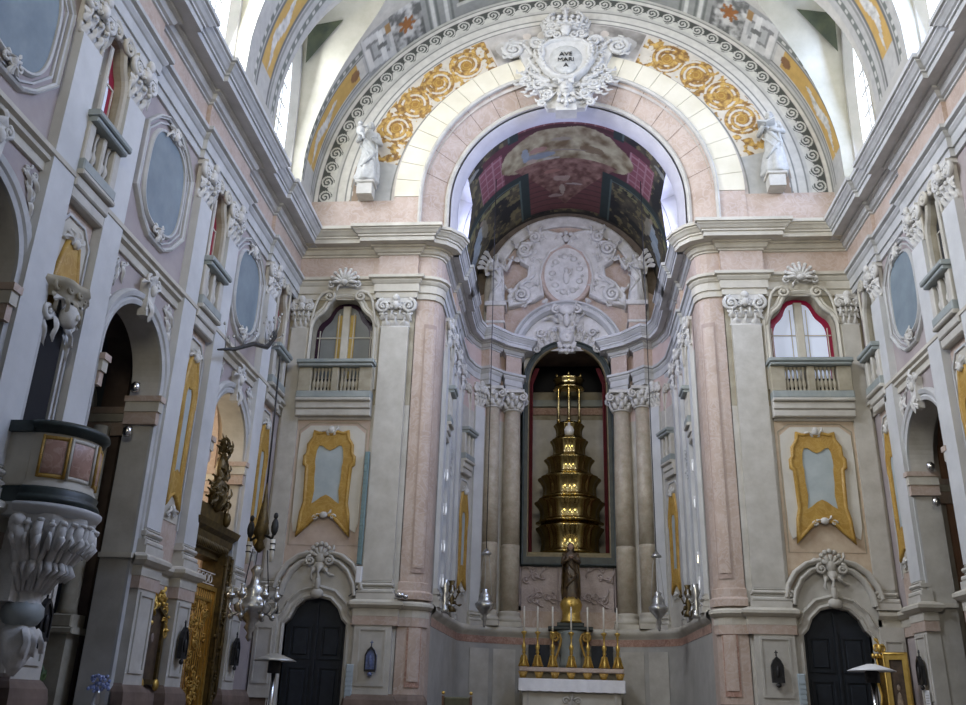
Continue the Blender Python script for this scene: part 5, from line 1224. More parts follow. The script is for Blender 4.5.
def cart(b):
    for q in (-1, 1):
        sh = [(q*.85,15.2),(q*1.15,15.0),(q*2.0,14.75),(q*2.05,15.1),(q*1.7,15.6),(q*1.35,15.85),(q*1.3,16.3),(q*1.6,16.5),(q*1.75,16.9),(q*1.6,17.25),(q*1.25,17.25),(q*1.2,17.6),(q*.7,17.72),(q*.3,17.6),(q*.1,17.2),(q*.6,16.9),(q*.85,16.4),(q*.95,15.9)]
        b.prism(sh, -.24, 0); b.mould(sh[::-1] if q > 0 else sh, [(-.05,-.22),(-.01,-.32),(.05,-.28),(.06,0)] , closed=True, smooth=True)
        b.scroll(q*1.15, 17.45, .22, 1.6, PI/2, q, .08, y=-.27); b.scroll(q*1.5, 16.95, .26, 1.8, 0, q, .09, y=-.27); b.scroll(q*1.6, 15.15, .3, 1.8, PI/2, q, .09, y=-.27, tail=(q*1.15,15.9))
        b.scroll(q*1.05, 15.2, .2, 1.5, 0, -q, .06, y=-.15); b.scroll(q*1.2, 16.2, .16, 1.5, PI, q, .06, y=-.15); b.scroll(q*.55, 17.5, .16, 1.4, PI, -q, .06, y=-.15)
        for (x, z, a) in ((1.2,17.6,.6),(.9,17.55,1.2),(1.7,17.1,.4),(1.7,16.6,-.5),(1.3,15.8,-.9),(1.9,15.3,.2),(1.9,14.95,-.3),(1.3,15.0,-1.3),(1.1,16.8,1.0),(1.35,16.5,.2),(.8,14.98,-2.2)):
            b.leaf(q*x, z, a if q > 0 else PI-a, .42, .13, y=-.26, curl=.5*q)
        for i in range(6): b.ell((q*(1.0+.04*i),-.2,15.5+.25*i), .07, 6, 5)
    rocaille(b, [(q*x, z) for q in (-1,1) for x, z in ((1.15,16.6),(1.45,15.4),(1.85,15.0),(.9,17.4),(1.35,17.1),(1.05,15.6))], 21, 1.1, -.24)
    for i in range(5): a = PI*(i+.5)/5; b.leaf(.1*cos(a), 17.3, a, .42, .12, y=-.2, curl=0); b.ell((.3*cos(a),-.25,17.35+.3*sin(a)),.09,8,6)
    b.ell((0,-.28,17.4),(.13,.1,.15))
part('scrollwork', t, WHITE, cart, True)
for s in (-1, 1):
    p = G('angel_pedestal', 'pink and white pedestal under the %s stucco angel of the apse' % ('left' if s < 0 else 'right'), 'pedestal', s*2.45, 28.6)
    part('block', p, PINK, lambda b: b.box(-.3,.3,-.3,.35,13.35,14.55)); part('slab', p, WHITE, lambda b: b.bbox(-.38,.38,-.38,.35,14.55,14.72)); part('moulding', p, WHITE, lambda b: b.bbox(-.34,.34,-.34,.35,13.9,14.0))
    t = G('angel_statue', 'white stucco angel with raised wings, %s end of the apse cornice' % ('left' if s < 0 else 'right'), 'statue', s*2.45, 28.5, 14.72, rz=s*-.3)
    figure(t, 1.95, WHITE, WHITE, WHITE, ((-s,(-s*.3,-.05,1.2),(-s*.42,-.25,1.5)),(s,(s*.25,-.1,1.1),(s*.05,-.28,1.15))), seed=9+s, lean=s*.1)
    part('wing', t, WHITE, lambda b: [b.leaf(s*(.1+.03*i), 1.45-.08*i, PI/2-s*(.35+.2*i), .8-.08*i, .2, y=.12, curl=-.2*s) for i in range(4)]+[b.leaf(-s*.1, 1.4, PI/2+s*(.5+.2*i), .6-.08*i, .18, y=.12) for i in range(3)], True)
# segmental hood with shell and mask
t = G('arched_hood', 'white arched hood with shell relief and mask over the great frame', 'hood', 0.03, 28.95)
part('archivolt', t, LAV, lambda b: (b.mould(arc(0,12.93,1.75,PI-.25,.25,40), [(-.12,0),(-.12,-.15),(-.04,-.3),(.06,-.34),(.12,-.25),(.16,-.35),(.22,-.35),(.24,0)])), True)
def shl(b):
    b.use(TAUPE if False else WHITE, False); b.prism(arc(0,12.93,1.66,.1,PI-.1,30), -.05, .0); b.use(WHITE, True)
    for q in (-1, 1):
        for i in range(6): b.leaf(q*(.2+.2*i), 13.35-.05*i, PI/2-q*(.5+.12*i), .7-.05*i, .12, y=-.05, curl=.3*q)
        b.scroll(q*.9, 13.75, .18, 1.5, 0, q, .06, y=-.1); b.scroll(q*1.25, 13.4, .14, 1.5, PI, -q, .05, y=-.1); b.leaf(q*.25, 14.15, PI/2-q*1.1, .6, .1, y=-.15)
        b.scroll(q*.35, 14.55, .17, 1.5, PI/2, -q, .06, y=-.3); b.leaf(q*.2, 14.6, PI/2-q*.8, .35, .1, y=-.3); b.scroll(q*1.05, 13.05, .14, 1.5, PI/2, q, .05, y=-.3)
    rocaille(b, [(q*x, z) for q in (-1,1) for x, z in ((.5,13.9),(.8,13.5),(1.1,13.2),(.4,13.6))], 31, 1.0, -.06)
part('shell_relief', t, WHITE, shl, True)
def msk(b):
    b.prism([(-.3,13.0),(.3,13.0),(.25,14.1),(.38,14.7),(-.38,14.7),(-.25,14.1)], -.3, 0)
    b.ell((0,-.42,13.45),(.26,.2,.3),12,10); b.ell((0,-.6,13.42),(.05,.07,.09)); b.ell((0,-.56,13.25),(.12,.06,.04)); b.ell((0,-.4,14.5),(.3,.15,.2)); b.ell((0,-.4,14.1),(.13,.15,.25))
    for q in (-1, 1): b.ell((q*.1,-.58,13.52),(.05,.03,.03)); b.leaf(q*.1, 13.7, PI/2-q*.9, .4, .12, y=-.4); b.leaf(q*.2, 13.3, -PI/2+q*.4, .4, .12, y=-.35); b.leaf(q*.1, 14.1, PI/2-q*.5, .4, .1, y=-.35); b.ell((q*.22,-.45,13.1),.1)
    b.leaf(0,13.2,-PI/2,.4,.16,y=-.45,curl=0); [b.ell((.12*(i-1.5),-.5,12.92),.08) for i in range(4)]
part('mask', t, WHITE, msk, True)

# great green frame with curtains
t = G('great_frame', 'tall round-arched dark green marble frame around the altar throne', 'frame', 0.05, 28.98)
fo = [(-1.52,5.75),(-1.52,11.95)]+arc(0,11.95,1.5,PI,0,32)[1:-1]+[(1.52,11.95),(1.52,5.75)]
fi = [(-1.34,6.02),(-1.34,11.95)]+arc(0,11.95,1.32,PI,0,32)[1:-1]+[(1.34,11.95),(1.34,6.02)]
part('moulding', t, GREENM, lambda b: (b.ring(fo, fi, -.14, .02), b.mould(fo, [(-.08,-.12),(-.04,-.2),(.0,-.2),(.03,-.1),(.03,.0)], closed=True, smooth=True)))
part('inner_edge', t, mat('dull_gilt_edge', (.14,.11,.06), (.24,.19,.10), 6, .5), lambda b: b.mould(fi, [(-.0,-.13),(-.025,-.12),(-.04,-.04),(-.04,.05)], closed=True, smooth=True))
for s in (-1, 1):
    def cur(b):
        v = []; n = 13
        for z in (6.1, 8, 10, 12.0, 12.6):
            for i in range(n):
                f = i/(n-1); w = .17 if z < 12.1 else .14; v.append((s*(1.36-w*f)-(0 if z < 12.1 else s*.25), .35+.05*sin(f*18+z*.3), z))
        b.add(v, [(j*n+i, j*n+i+1, (j+1)*n+i+1, (j+1)*n+i) for j in range(4) for i in range(n-1)], True)
    o = part('curtain', None, RED, cur, True, loc=(.05, 28.98, 0)); tag(o, 'crimson curtain hanging inside the %s edge of the great frame' % ('left' if s < 0 else 'right'), 'curtain')
tag(part('niche_sill', None, mat('dull_gilt_ledge', (.16,.13,.06), (.26,.21,.10), 6, .5), lambda b: b.bbox(-1.33,1.33,-.05,.6,5.96,6.18), loc=(.05,28.98,0)), 'gilded ledge along the bottom inside the great frame', 'ledge')

# tiered brass throne
t = G('altar_throne', 'tall stepped gilt brass throne of lobed tiers inside the great frame', 'throne', .1, 30.3)
lob = lambda a, z: .965+.06*abs(sin(5*a+PI/2))
def tier(z, R_, h): return (z, [(R_*a, h*q) for a, q in ((.93,0),(.98,.03),(.98,.08),(.9,.12),(.87,.2),(.85,.38),(.87,.55),(.93,.7),(1,.8),(1.02,.84),(1.02,.88),(.94,.91),(.88,.95),(.86,1))])
tiers = [tier(6.25,1.1,1.05), tier(7.3,1.15,.84), tier(8.12,1.04,.85), tier(8.95,.84,.67), tier(9.6,.64,.7), tier(10.28,.52,.58)]
for z, pr in tiers: part('tier', t, BRASS, lambda b: b.lathe([(r, z+h) for r, h in pr], n=100, mod=lob), True)
part('niche_cup', t, WAX, lambda b: b.lathe([(.08,10.3),(.15,10.36),(.17,10.5),(.12,10.62),(.05,10.66),(.03,10.78)], c=(0,-.5,0), n=16), True)
for i in range(6):
    a = PI/6+i*PI/3; part('colonnette', t, BRASS, lambda b: b.lathe([(.07,10.86),(.07,10.95),(.045,11.0),(.045,12.0),(.07,12.06),(.07,12.12)], c=(.42*cos(a),.42*sin(a),0), n=10), True)
part('canopy', t, BRASS, lambda b: (b.lathe([(.52,12.1),(.56,12.14),(.52,12.2),(.49,12.22),(.49,12.42),(.56,12.48),(.52,12.52),(.36,12.56),(.15,12.6),(.1,12.6)], n=40, mod=lambda a, z: 1+.02*cos(12*a)), b.ell((0,0,12.68),(.11,.11,.1)), [b.ell((.48*cos(k*PI/3+.52),.48*sin(k*PI/3+.52),12.6),(.05,.05,.09)) for k in range(6)]), True)
part('inner_post', t, SILVER, lambda b: b.lathe([(.12,10.86),(.1,11.0),(.04,11.1),(.04,11.7),(.07,11.8),(.02,11.9)], n=10), True)

# altar
t = G('altar', 'stone altar table with carved front in the centre of the chancel', 'altar', .08, 26.0)
part('table', t, CREAM, lambda b: (b.bbox(-1.32,1.32,-.38,.55,1.2,2.12), b.box(-1.38,1.38,-.45,.55,2.12,2.24)))
part('front_panel', t, STONE, lambda b: (b.ring([(-1.2,1.3),(1.2,1.3),(1.2,2.05),(-1.2,2.05)],[(-1.14,1.36),(1.14,1.36),(1.14,1.99),(-1.14,1.99)],-.42,-.37), b.leaf(0,1.6,PI/2,.35,.12,y=-.38,curl=0), b.scroll(-.16,1.75,.1,1.3,0,1,.03,y=-.38), b.scroll(.16,1.75,.1,1.3,PI,-1,.03,y=-.38)))
def clf(b):
    b.box(-1.42,1.42,-.47,.55,2.25,2.29); n = 61; v = []
    for z in (2.28, 2.12, 1.98):
        for i in range(n): x = -1.42+2.84*i/(n-1); v.append((x, -.475-(2.28-z)*.12*(1+.5*sin(i*.9)), z-(.012*abs(sin(i*.52)) if z < 2 else 0)))
    b.add(v, [(j*n+i,(j+1)*n+i,(j+1)*n+i+1,j*n+i+1) for j in range(2) for i in range(n-1)], True)
    for s in (-1,1): b.add([(s*1.425,-.47,2.28),(s*1.425,.5,2.28),(s*1.44,.5,1.95),(s*1.44,-.5,1.95)], [(0,1,2,3)])
tag(part('altar_cloth', None, CLOTH, clf, loc=(.08,26.0,0)), 'white lace-edged linen cloth over the altar table', 'cloth')
t = G('candle_shelf', 'long pale shelf with gilt brackets behind the altar table', 'shelf', .08, 27.0)
part('board', t, PINK, lambda b: b.bbox(-1.47,1.47,-.32,.5,2.5,2.62))
part('riser', t, TAUPE, lambda b: b.box(-1.45,1.45,-.1,.5,1.2,2.5))
for i in range(7): part('bracket', t, OCHRE, lambda b: (b.prism([(-.13,2.5),(.13,2.5),(.05,2.26),(-.05,2.26)], -.28, -.1), b.ell((0,-.28,2.4),(.09,.05,.09))), loc=(-1.36+i*2.72/6, 0, 0))
def candle():
    t = thing('candlestick', 'x', 'candlestick', group=None)
    def foot(b):
        for k in range(3):
            a = -PI/2+k*2*PI/3; b.tube([(0,0,.32),(.05*cos(a),.05*sin(a),.3),(.12*cos(a),.12*sin(a),.1),(.15*cos(a),.15*sin(a),.02)], [.03,.045,.035,.04], 6)
        b.lathe([(.09,.02),(.11,.05),(.06,.12),(.05,.22),(.07,.28),(.03,.36)], n=12)
    part('foot', t, GOLD, foot, True)
    part('stem', t, GOLD, lambda b: b.lathe([(.03,.34),(.055,.4),(.04,.46),(.065,.52),(.06,.58),(.025,.64),(.022,.78),(.04,.82),(.03,.86),(.08,.93),(.085,.96),(.03,.98)], n=12), True)
    part('candle', t, WAX, lambda b: b.lathe([(.024,.97),(.022,1.66),(.005,1.68)], n=8), True)
    return t
cn = ['far left of the seven gilt candlesticks behind the altar','second from the left of the seven altar candlesticks','third from the left of the altar candlesticks, left of the statue','middle altar candlestick, directly in front of the statue pedestal','third from the right of the altar candlesticks, right of the statue','second from the right of the seven altar candlesticks','far right of the seven gilt candlesticks behind the altar']
ct = candle()
for i, x in enumerate((-1.26,-.87,-.44,.09,.56,1.02,1.40)):
    if i == 0: ct.location = (x, 26.85, 2.62); ct['label'] = cn[0]; ct['group'] = 'gilt candlesticks behind the altar'
    else: dup(ct, (x, 26.85, 2.62-(.12 if i == 3 else 0)*0), 0, cn[i], 'gilt candlesticks behind the altar')
t = G('statue_console', 'dark green and gilt carved console holding the robed statue', 'pedestal', .08, 27.85)
part('top_slab', t, GREENM, lambda b: (b.bbox(-.66,.66,-.4,.4,3.7,3.8), b.bbox(-.4,.4,-.3,.3,3.8,3.92)))
part('body', t, COPING, lambda b: b.lathe([(.32,2.62),(.34,2.8),(.3,3.0),(.36,3.3),(.48,3.6),(.55,3.7)], n=16, sy=.7), True)
for s in (-1, 1): part('volute', t, OCHRE, lambda b: (b.scroll(s*.45,3.5,.14,1.5,PI/2,-s,.05,y=-.2,tail=(s*.5,2.65))), True)
part('side_panel', t, DOORM, lambda b: b.box(-1.25,-.62,.1,.3,2.62,3.3)); part('side_panel', t, DOORM, lambda b: b.box(.62,1.25,.1,.3,2.62,3.3))
t = G('virgin_statue', 'dark-robed gilded statue of a praying woman with halo above the altar', 'statue', .1, 27.8, 3.92); t.scale = (1.12, 1.12, 1.06)
part('gold_base', t, GOLD, lambda b: (b.lathe([(.27,0),(.29,.06),(.25,.1),(.24,.3),(.28,.4),(.3,.5),(.26,.62),(.2,.7)], n=20, mod=lambda a, z: 1+.05*sin(a*9)), [b.ell((.22*cos(a),.2*sin(a)-.03,.5),(.07,.07,.08)) for a in (3.6,4.2,4.8,5.4,5.9)]), True)
fg = bpy.data.objects.new('figure', None); C.objects.link(fg); fg.parent = t; fg.location = (0,0,.62)
figure(fg, 1.62, ROBE, SKIN, mat('dark_hair', (.03,.02,.015), (.06,.04,.03), 9, .6), ((-1,(-.24,-.1,1.12),(-.03,-.27,1.24)),(1,(.24,-.1,1.12),(.05,-.27,1.24))), seed=2, veil=True, second=mat('gilt_mantle', (.10,.07,.03), (.30,.20,.08), 12, .4, metal=.4))
part('halo', fg, GOLD, lambda b: (b.mould(arc(0,1.66,.2,PI,-PI,24)[:-1], [(0,.06),(.012,.05),(.02,.06)], closed=True), [b.tube([(.1*cos(a),.06,1.66+.1*sin(a)),(.26*cos(a),.06,1.66+.26*sin(a))], [.012,.004], 4) for a in [PI*i/11 for i in range(12)]]), True)

# ---------------------------------------------------------------- hanging silver lamps in the chancel
def lamp(label, x, y, z, ring_z, top_z):
    t = G('hanging_lamp', label, 'lamp', x, y)
    part('bowl', t, SILVER, lambda b: b.lathe([(.02,z-.62),(.05,z-.55),(.03,z-.48),(.08,z-.4),(.05,z-.33),(.12,z-.24),(.24,z-.12),(.27,z-.02),(.22,z+.03),(.15,z+.1),(.17,z+.18),(.12,z+.26),(.08,z+.3),(.1,z+.36),(.06,z+.4)], n=18, mod=lambda a, z_: 1+.05*sin(a*6)), True)
    part('chain', t, LEAD, lambda b: [b.tube([(.22*cos(a),.22*sin(a),z),(.16*cos(a),.16*sin(a),(z+ring_z)/2),(.08*cos(a),.08*sin(a),ring_z)], .008, 4) for a in (-PI/2,PI/6,5*PI/6)])
    part('crown_ring', t, SILVER, lambda b: b.lathe([(.14,ring_z-.04),(.15,ring_z),(.08,ring_z+.06),(.03,ring_z+.14)], n=12), True)
    part('cord', t, IRON, lambda b: b.tube([(0,0,ring_z+.1),(0,0,top_z)], .014, 5))
    return t
lamp('silver sanctuary lamp on a long cord at the left of the altar', -2.26, 25.0, 4.15, 5.5, 17.6)
lamp('silver sanctuary lamp on a long cord at the right of the altar', 2.4, 25.0, 4.15, 5.5, 17.4)
# silver chandelier-lamp at the left corner
t = G('silver_chandelier', 'ornate silver many-armed hanging lamp in the left corner by the doorway', 'chandelier', -6.33, 18.0)
part('bowl', t, SILVER, lambda b: b.lathe([(.02,2.62),(.07,2.7),(.04,2.78),(.12,2.88),(.08,2.96),(.2,3.08),(.33,3.2),(.36,3.3),(.26,3.38),(.2,3.5),(.24,3.6),(.1,3.72),(.07,3.9),(.12,4.0),(.05,4.1)], n=20, mod=lambda a, z: 1+.07*sin(a*8)), True)
for i in range(6):
    a = 2*PI*i/6+.3; part('arm', t, SILVER, lambda b: (b.tube([(.2*cos(a),.2*sin(a),3.2),(.36*cos(a),.36*sin(a),3.12),(.46*cos(a),.46*sin(a),3.25),(.44*cos(a),.44*sin(a),3.42)], [.03,.035,.03,.02], 6), b.lathe([(.03,3.4),(.09,3.45),(.1,3.5),(.04,3.54),(.035,3.64),(.05,3.68)], c=(.44*cos(a),.44*sin(a),0), n=10), b.ell((.4*cos(a),.4*sin(a),3.08),.06)), True)
part('chain', t, IRON, lambda b: [b.tube([(.3*cos(a),.3*sin(a),3.5),(.17*cos(a),.17*sin(a),4.4)], .012, 5) for a in (0,2.1,4.2)])
def topf(b):
    b.lathe([(.02,4.35),(.1,4.45),(.06,4.6),(.14,4.75),(.12,4.95),(.07,5.2),(.04,5.5),(.02,5.8)], n=12, mod=lambda a, z: 1+.25*sin(a*5+z*9))
part('iron_crown', t, DGILT, topf, True)
for a in (2.6, -.4): part('figure_bracket', t, IRON, lambda b: (b.ell((.34*cos(a),.34*sin(a),4.85),(.08,.08,.18)), b.ell((.34*cos(a),.34*sin(a),5.08),(.05,.05,.07)), b.tube([(.1*cos(a),.1*sin(a),4.7),(.3*cos(a),.3*sin(a),4.62),(.34*cos(a),.34*sin(a),4.75)], .03), b.use(WAX, True), b.lathe([(.04,4.15),(.045,4.6)], c=(.34*cos(a),.34*sin(a),0), n=8), b.use(IRON), b.lathe([(.06,4.5),(.06,4.52)], c=(.34*cos(a),.34*sin(a),0), n=8), b.lathe([(.06,4.38),(.06,4.4)], c=(.34*cos(a),.34*sin(a),0), n=8)), True)
part('cord', t, IRON, lambda b: b.tube([(0,0,5.7),(-.02,0,7.3),(-.05,.0,8.65)], .022, 5))
# iron branch bracket above it
t = G('iron_branch', 'black wrought iron branch bracket with twigs high in the left corner', 'bracket', -XW, 19.0)
pts = [(.2,.1,9.45),(.45,-.35,9.5),(.62,-.8,9.2),(.65,-1.3,8.75),(.6,-2.0,8.55),(.5,-2.7,8.15),(.4,-3.3,7.9)]
part('branch', t, IRON, lambda b: b.tube(pts, [.05,.06,.055,.055,.05,.04,.02], 7), True)
def twig(b):
    R = random.Random(8)
    for i in range(26):
        f = R.random()*5.9; k = int(f); p = Vector(pts[k]).lerp(Vector(pts[k+1]), f-k); d = Vector((R.uniform(-.2,.2), R.uniform(-.3,.3), R.uniform(.15,.5)))
        b.tube([p, p+d*.6+Vector((0,.06,0)), p+d], [.012,.009,.006], 4); b.ell(tuple(p+d), (.03,.03,.04), 5, 4)
part('twig', t, SILVER, twig, True)

# ---------------------------------------------------------------- gilt gate in the bright arch
t = G('gilt_gate', 'tall dark and gilt baroque gate with heavy cornice in the bright left arch', 'gate', -XW+.0, 17.72, 0, LW)
def gpost(b):
    b.box(.55,.98,-.12,.35,0,4.35)
    R = random.Random(2)
    for i in range(60): z = .3+i*.067; b.ell((R.uniform(.56,.97),-.13,z),(R.uniform(.03,.06),.05,R.uniform(.03,.06)),5,4)
    b.tube([(.6,-.14,.2),(.6,-.14,4.3)], .04); b.tube([(.93,-.14,.2),(.93,-.14,4.3)], .04)
part('carved_post', t, DGILT, gpost, True)
def ggr(b):
    b.ring([(-1.0,1.0),(.5,1.0),(.5,3.65),(-1.0,3.65)],[(-.92,1.08),(.42,1.08),(.42,3.57),(-.92,3.57)], -.06, .02)
    b.ring([(-.8,1.2),(.3,1.2),(.3,3.4),(-.8,3.4)],[(-.75,1.25),(.25,1.25),(.25,3.35),(-.75,3.35)], -.06, .0)
    R = random.Random(6); b.sm = True
    for i in range(46):
        x, z = R.uniform(-.72,.22), R.uniform(1.25,3.3); b.scroll(x, z, R.uniform(.07,.14), 1.4, R.uniform(0,6), R.choice((-1,1)), .02, y=-.02)
    for i in range(14): x = -.95+.105*i; b.tube([(x,0,1.05),(x,0,3.6)], .012, 4)
part('grille_leaf', t, mat('old_gilding', (.30,.17,.03), (.50,.31,.07), 8, .45, metal=.5), ggr, True)
part('lower_leaf', t, DGILT, lambda b: (b.box(-1.0,.5,-.05,.05,0,1.0), [b.scroll(-.8+.3*i,.6,.12,1.4,0,1,.03,y=-.06) for i in range(5)]), True)
part('overthrow', t, WHITE, lambda b: [b.mould(arc(-.8+.2*i,3.8,.08,0,2*PI,10)[:-1], [(-.012,0),(0,-.02),(.012,0)], closed=True) for i in range(6)]+[b.box(-.95,.4,-.02,0,3.68,3.7), b.box(-.95,.4,-.02,0,3.9,3.92)])
def gcor(b):
    b.sweep([(0,4.3),(.06,4.32),(.08,4.45),(.12,4.5),(.12,4.62),(.2,4.7),(.24,4.82),(.1,4.86)], [(-.98,.3),(-.98,.02),(.8,.02),(.8,.35)]); b.box(-.98,.8,.02,.35,4.2,4.85)
    for i in range(20): b.tube([(-.95+.09*i,-.05,4.34),(-.95+.09*i,-.08,4.5)], .03)
    b.box(-.75,.7,.0,.3,4.85,5.2)
part('cornice', t, DGILT, gcor, True)
def gfin(b):
    R = random.Random(4)
    for i in range(110):
        z = R.random()**1.3*1.35; w = .42*(1-z/1.5)+.03; b.leaf(R.uniform(-w,w)+.0, 5.18+z, PI/2+R.uniform(-.9,.9), R.uniform(.15,.28), .05, y=R.uniform(-.12,.1))
    b.ell((0,0,5.5),(.3,.16,.4)); b.ell((0,0,6.0),(.18,.12,.35)); b.tube([(0,0,6.2),(0,0,6.75)], [.05,.01])
    b.tube([(.52,0,5.18),(.55,0,5.75)], [.03,.01]); b.ell((.55,-.05,5.05),(.09,.09,.16)); b.tube([(.66,0,4.9),(.7,0,5.5)], [.02,.008])
part('finial', t, DGILT, gfin, True)

# ---------------------------------------------------------------- patio heaters
def heater(label, x, y, top, shade):
    t = G('patio_heater', label, 'heater', x, y)
    part('reflector', t, shade, lambda b: b.lathe([(.33,top-.07),(.335,top-.06),(.24,top-.02),(.1,top+.03),(.06,top+.045),(.0,top+.05)], n=28, cap=False), True)
    part('burner', t, IRON, lambda b: b.lathe([(.09,top-.25),(.1,top-.24),(.1,top-.08),(.07,top-.05)], n=16), True)
    part('pole', t, STEEL, lambda b: b.lathe([(.035,.7),(.035,top-.24)], n=12), True)
    part('tank_housing', t, STEEL, lambda b: b.lathe([(.23,.03),(.23,.65),(.2,.7),(.04,.75)], n=20), True)
    part('base', t, IRON, lambda b: b.lathe([(.27,0),(.27,.03)], n=20), True)
    return t
heater('mushroom patio heater with grey hood in front of the left doorway', -4.7, 14.6, 2.21, mat('dull_steel', (.35,.34,.31), (.45,.44,.40), 8, .4, metal=.5))
hr = heater('mushroom patio heater with white hood in front of the right doorway', 4.95, 16.2, 2.36, PLASTIC)
hr.scale = (1.15, 1.15, 1)
# line speakers
def spk(label, x, z0, z1, w, m, m2=None, zs=None):
    t = G('column_speaker', label, 'speaker', x, YF-.1)
    part('body', t, m, lambda b: b.bbox(-w/2, w/2, -.12, -.02, z0, z1)); part('grille', t, m2 or m, lambda b: [b.box(-w/2+.01, w/2-.01, -.13, -.12, z0+.1+i*.1, z0+.15+i*.1) for i in range(int((z1-z0-.15)/.1))])
    return t
spk('long slim teal column speaker left of the wide cream pilaster', -4.88, 4.55, 7.25, .11, TEAL); 
t = G('junction_box', 'white box under the teal column speaker by the left pilaster', 'box', -4.86, YF-.1); part('case', t, PLASTIC, lambda b: b.bbox(-.07,.07,-.13,-.02,4.12,4.5)); part('cable', t, IRON, lambda b: b.tube([(0,-.05,4.12),(-.02,-.06,4.0),(-.1,-.08,3.9),(-.2,-.1,3.82)], .015, 5))
spk('pale blue column speaker standing beside the left doorway', -4.9, .6, 2.35, .16, PALEB); spk('pale blue column speaker standing beside the right doorway', 4.93, .6, 2.4, .16, PALEB)
# floodlights
def flood(label, x, y, z, rz, pair=True, lit=None):
    t = G('floodlight', label, 'light fitting', x, y, z, rz)
    part('housing', t, PLASTIC, lambda b: ([b.lathe([(.035,-.16),(.04,-.14),(.04,.14),(.035,.16)], c=(q,0,0), n=10) for q in ((-.05,.05) if pair else (0,))]), True)
    part('bracket', t, STEEL, lambda b: (b.tube([(0,.12,.05),(0,0,.05)], .02), b.box(-.08,.08,.08,.12,-.06,.12)))
    part('lens', t, lit or LAMP, lambda b: [b.ell((q,-.035,-.02),(.014,.012,.1)) for q in ((-.05,.05) if pair else (0,))], True)
    return t
for i, z in enumerate((6.25, 7.15, 5.3, 4.45)): flood('white twin-tube floodlight on the left chancel wall, %s' % ('second highest','highest of the column of four','second lowest','lowest, beside the silver sconce')[i], -3.2, 22.72, z, LW*.5)
for i, (z, li) in enumerate(((7.45,LAMP),(6.5,LAMP),(5.1,LAMPW),(4.5,LAMP))): flood('white floodlight on the right chancel wall, %s' % ('highest of four','second highest','lit warm above the sconce','lowest of four')[i], 3.2, 22.72, z, RW*.5, pair=False, lit=li)
for (sx, y, z, lb) in ((-1, 14.1, 6.55, 'small grey spotlight above the impost of the dark middle arch'), (-1, 14.1, 5.75, 'small grey spotlight below the impost of the dark middle arch'), (1, 19.0, 6.5, 'small grey spotlight above the impost in the tall right arch'), (1, 19.0, 5.75, 'small grey spotlight below the impost in the tall right arch')):
    t = G('spotlight', lb, 'light fitting', sx*(XW+.3), y, z)
    part('housing', t, STEEL, lambda b: (b.lathe([(.05,-.08),(.08,-.04),(.08,.05),(.04,.1)], n=12), b.tube([(0,0,.08),(0,.12,.12)], .02)), True)
t = G('spotlight', 'small grey spotlight on the ledge left of the rose marble pier', 'light fitting', -3.85, YF-.3, 3.85); part('housing', t, STEEL, lambda b: (b.ell((0,0,0),(.12,.08,.08)), b.ell((.14,0,-.03),(.06,.06,.06))), True)
# sconces beside the chancel arch
for s in (-1, 1):
    for (y, z, m, lb) in ((22.9, 3.95, SILVER, 'silver branched sconce on the %s pier ledge below the floodlights'), (24.3, 4.1, DGILT, 'dark carved sconce standing on the %s chancel dado')):
        t = G('sconce', lb % ('left' if s < 0 else 'right'), 'sconce', s*3.1, y, z-.15)
        part('stem', t, m, lambda b: b.lathe([(.14,-.1),(.1,0),(.05,.1),(.09,.25),(.05,.35),(.11,.5),(.06,.6),(.09,.7)], n=12, mod=lambda a, z_: 1+.15*sin(a*5)), True)
        for q in (-1, 1): part('branch', t, m, lambda b: (b.tube([(0,0,.3),(q*.12,-.08,.22),(q*.2,-.1,.38)], .022), b.lathe([(.02,.36),(.06,.4),(.02,.46),(.02,.56)], c=(q*.2,-.1,0), n=8), b.leaf(q*.05,.15,-PI/2+q*.9,.25,.06)), True)

# ---------------------------------------------------------------- gilt painting on the right, small things at floor level
P0 = onY(886, 655, 19.6); P1 = onY(908, 655, 19.6)
t = G('gilt_painting', 'tall dark painting in a gilt frame leaning beside the right doorway', 'painting', 6.68, 20.1, 0, -.45); t.scale = (.78, 1, .98)
part('frame', t, GOLD, lambda b: (b.ring([(-.25,.9),(.27,.9),(.27,2.85),(-.25,2.85)],[(-.15,1.0),(.17,1.0),(.17,2.75),(-.15,2.75)],-.06,.02), b.mould([(-.25,.9),(-.25,2.85),(.27,2.85),(.27,.9)],[(0,-.06),(.02,-.1),(.05,-.05),(.05,0)],closed=True,smooth=True)))
part('canvas', t, PAINTD, lambda b: (b.box(-.15,.17,-.02,.0,1.0,2.75), b.use(mat('painted_figure', (.16,.12,.09), (.34,.26,.18), 14, .5), True), b.ell((0,-.02,2.2),(.05,.01,.06)), b.ell((0,-.02,1.7),(.09,.01,.42))))
t = G('gilt_torchere', 'gilt twisted stand with carved crest just left of the gilt painting', 'stand', 6.42, 20.2); t.scale = (.7, .8, .97)
part('twisted_post', t, GOLD, lambda b: [b.tube([(q*.13+.03*cos(i*.8), .03*sin(i*.8), .2+i*.08) for i in range(34)], .035, 6) for q in (-1, 1)], True)
part('back_board', t, DGILT, lambda b: b.box(-.1,.1,.02,.08,.2,2.9)); part('crest', t, GOLD, lambda b: (b.scroll(-.1,3.0,.09,1.4,0,1,.035), b.scroll(.1,3.0,.09,1.4,PI,-1,.035), b.leaf(0,2.95,PI/2,.3,.1), b.ell((0,-.05,3.0),(.08,.06,.1)), [b.ell((-.2+.1*i,0,2.85),.06) for i in range(5)]), True)
t = G('altar_painting', 'dark framed painting with gilt carved top on the left wall between pedestals', 'painting', -XW+.05, 15.5, 0, LW)
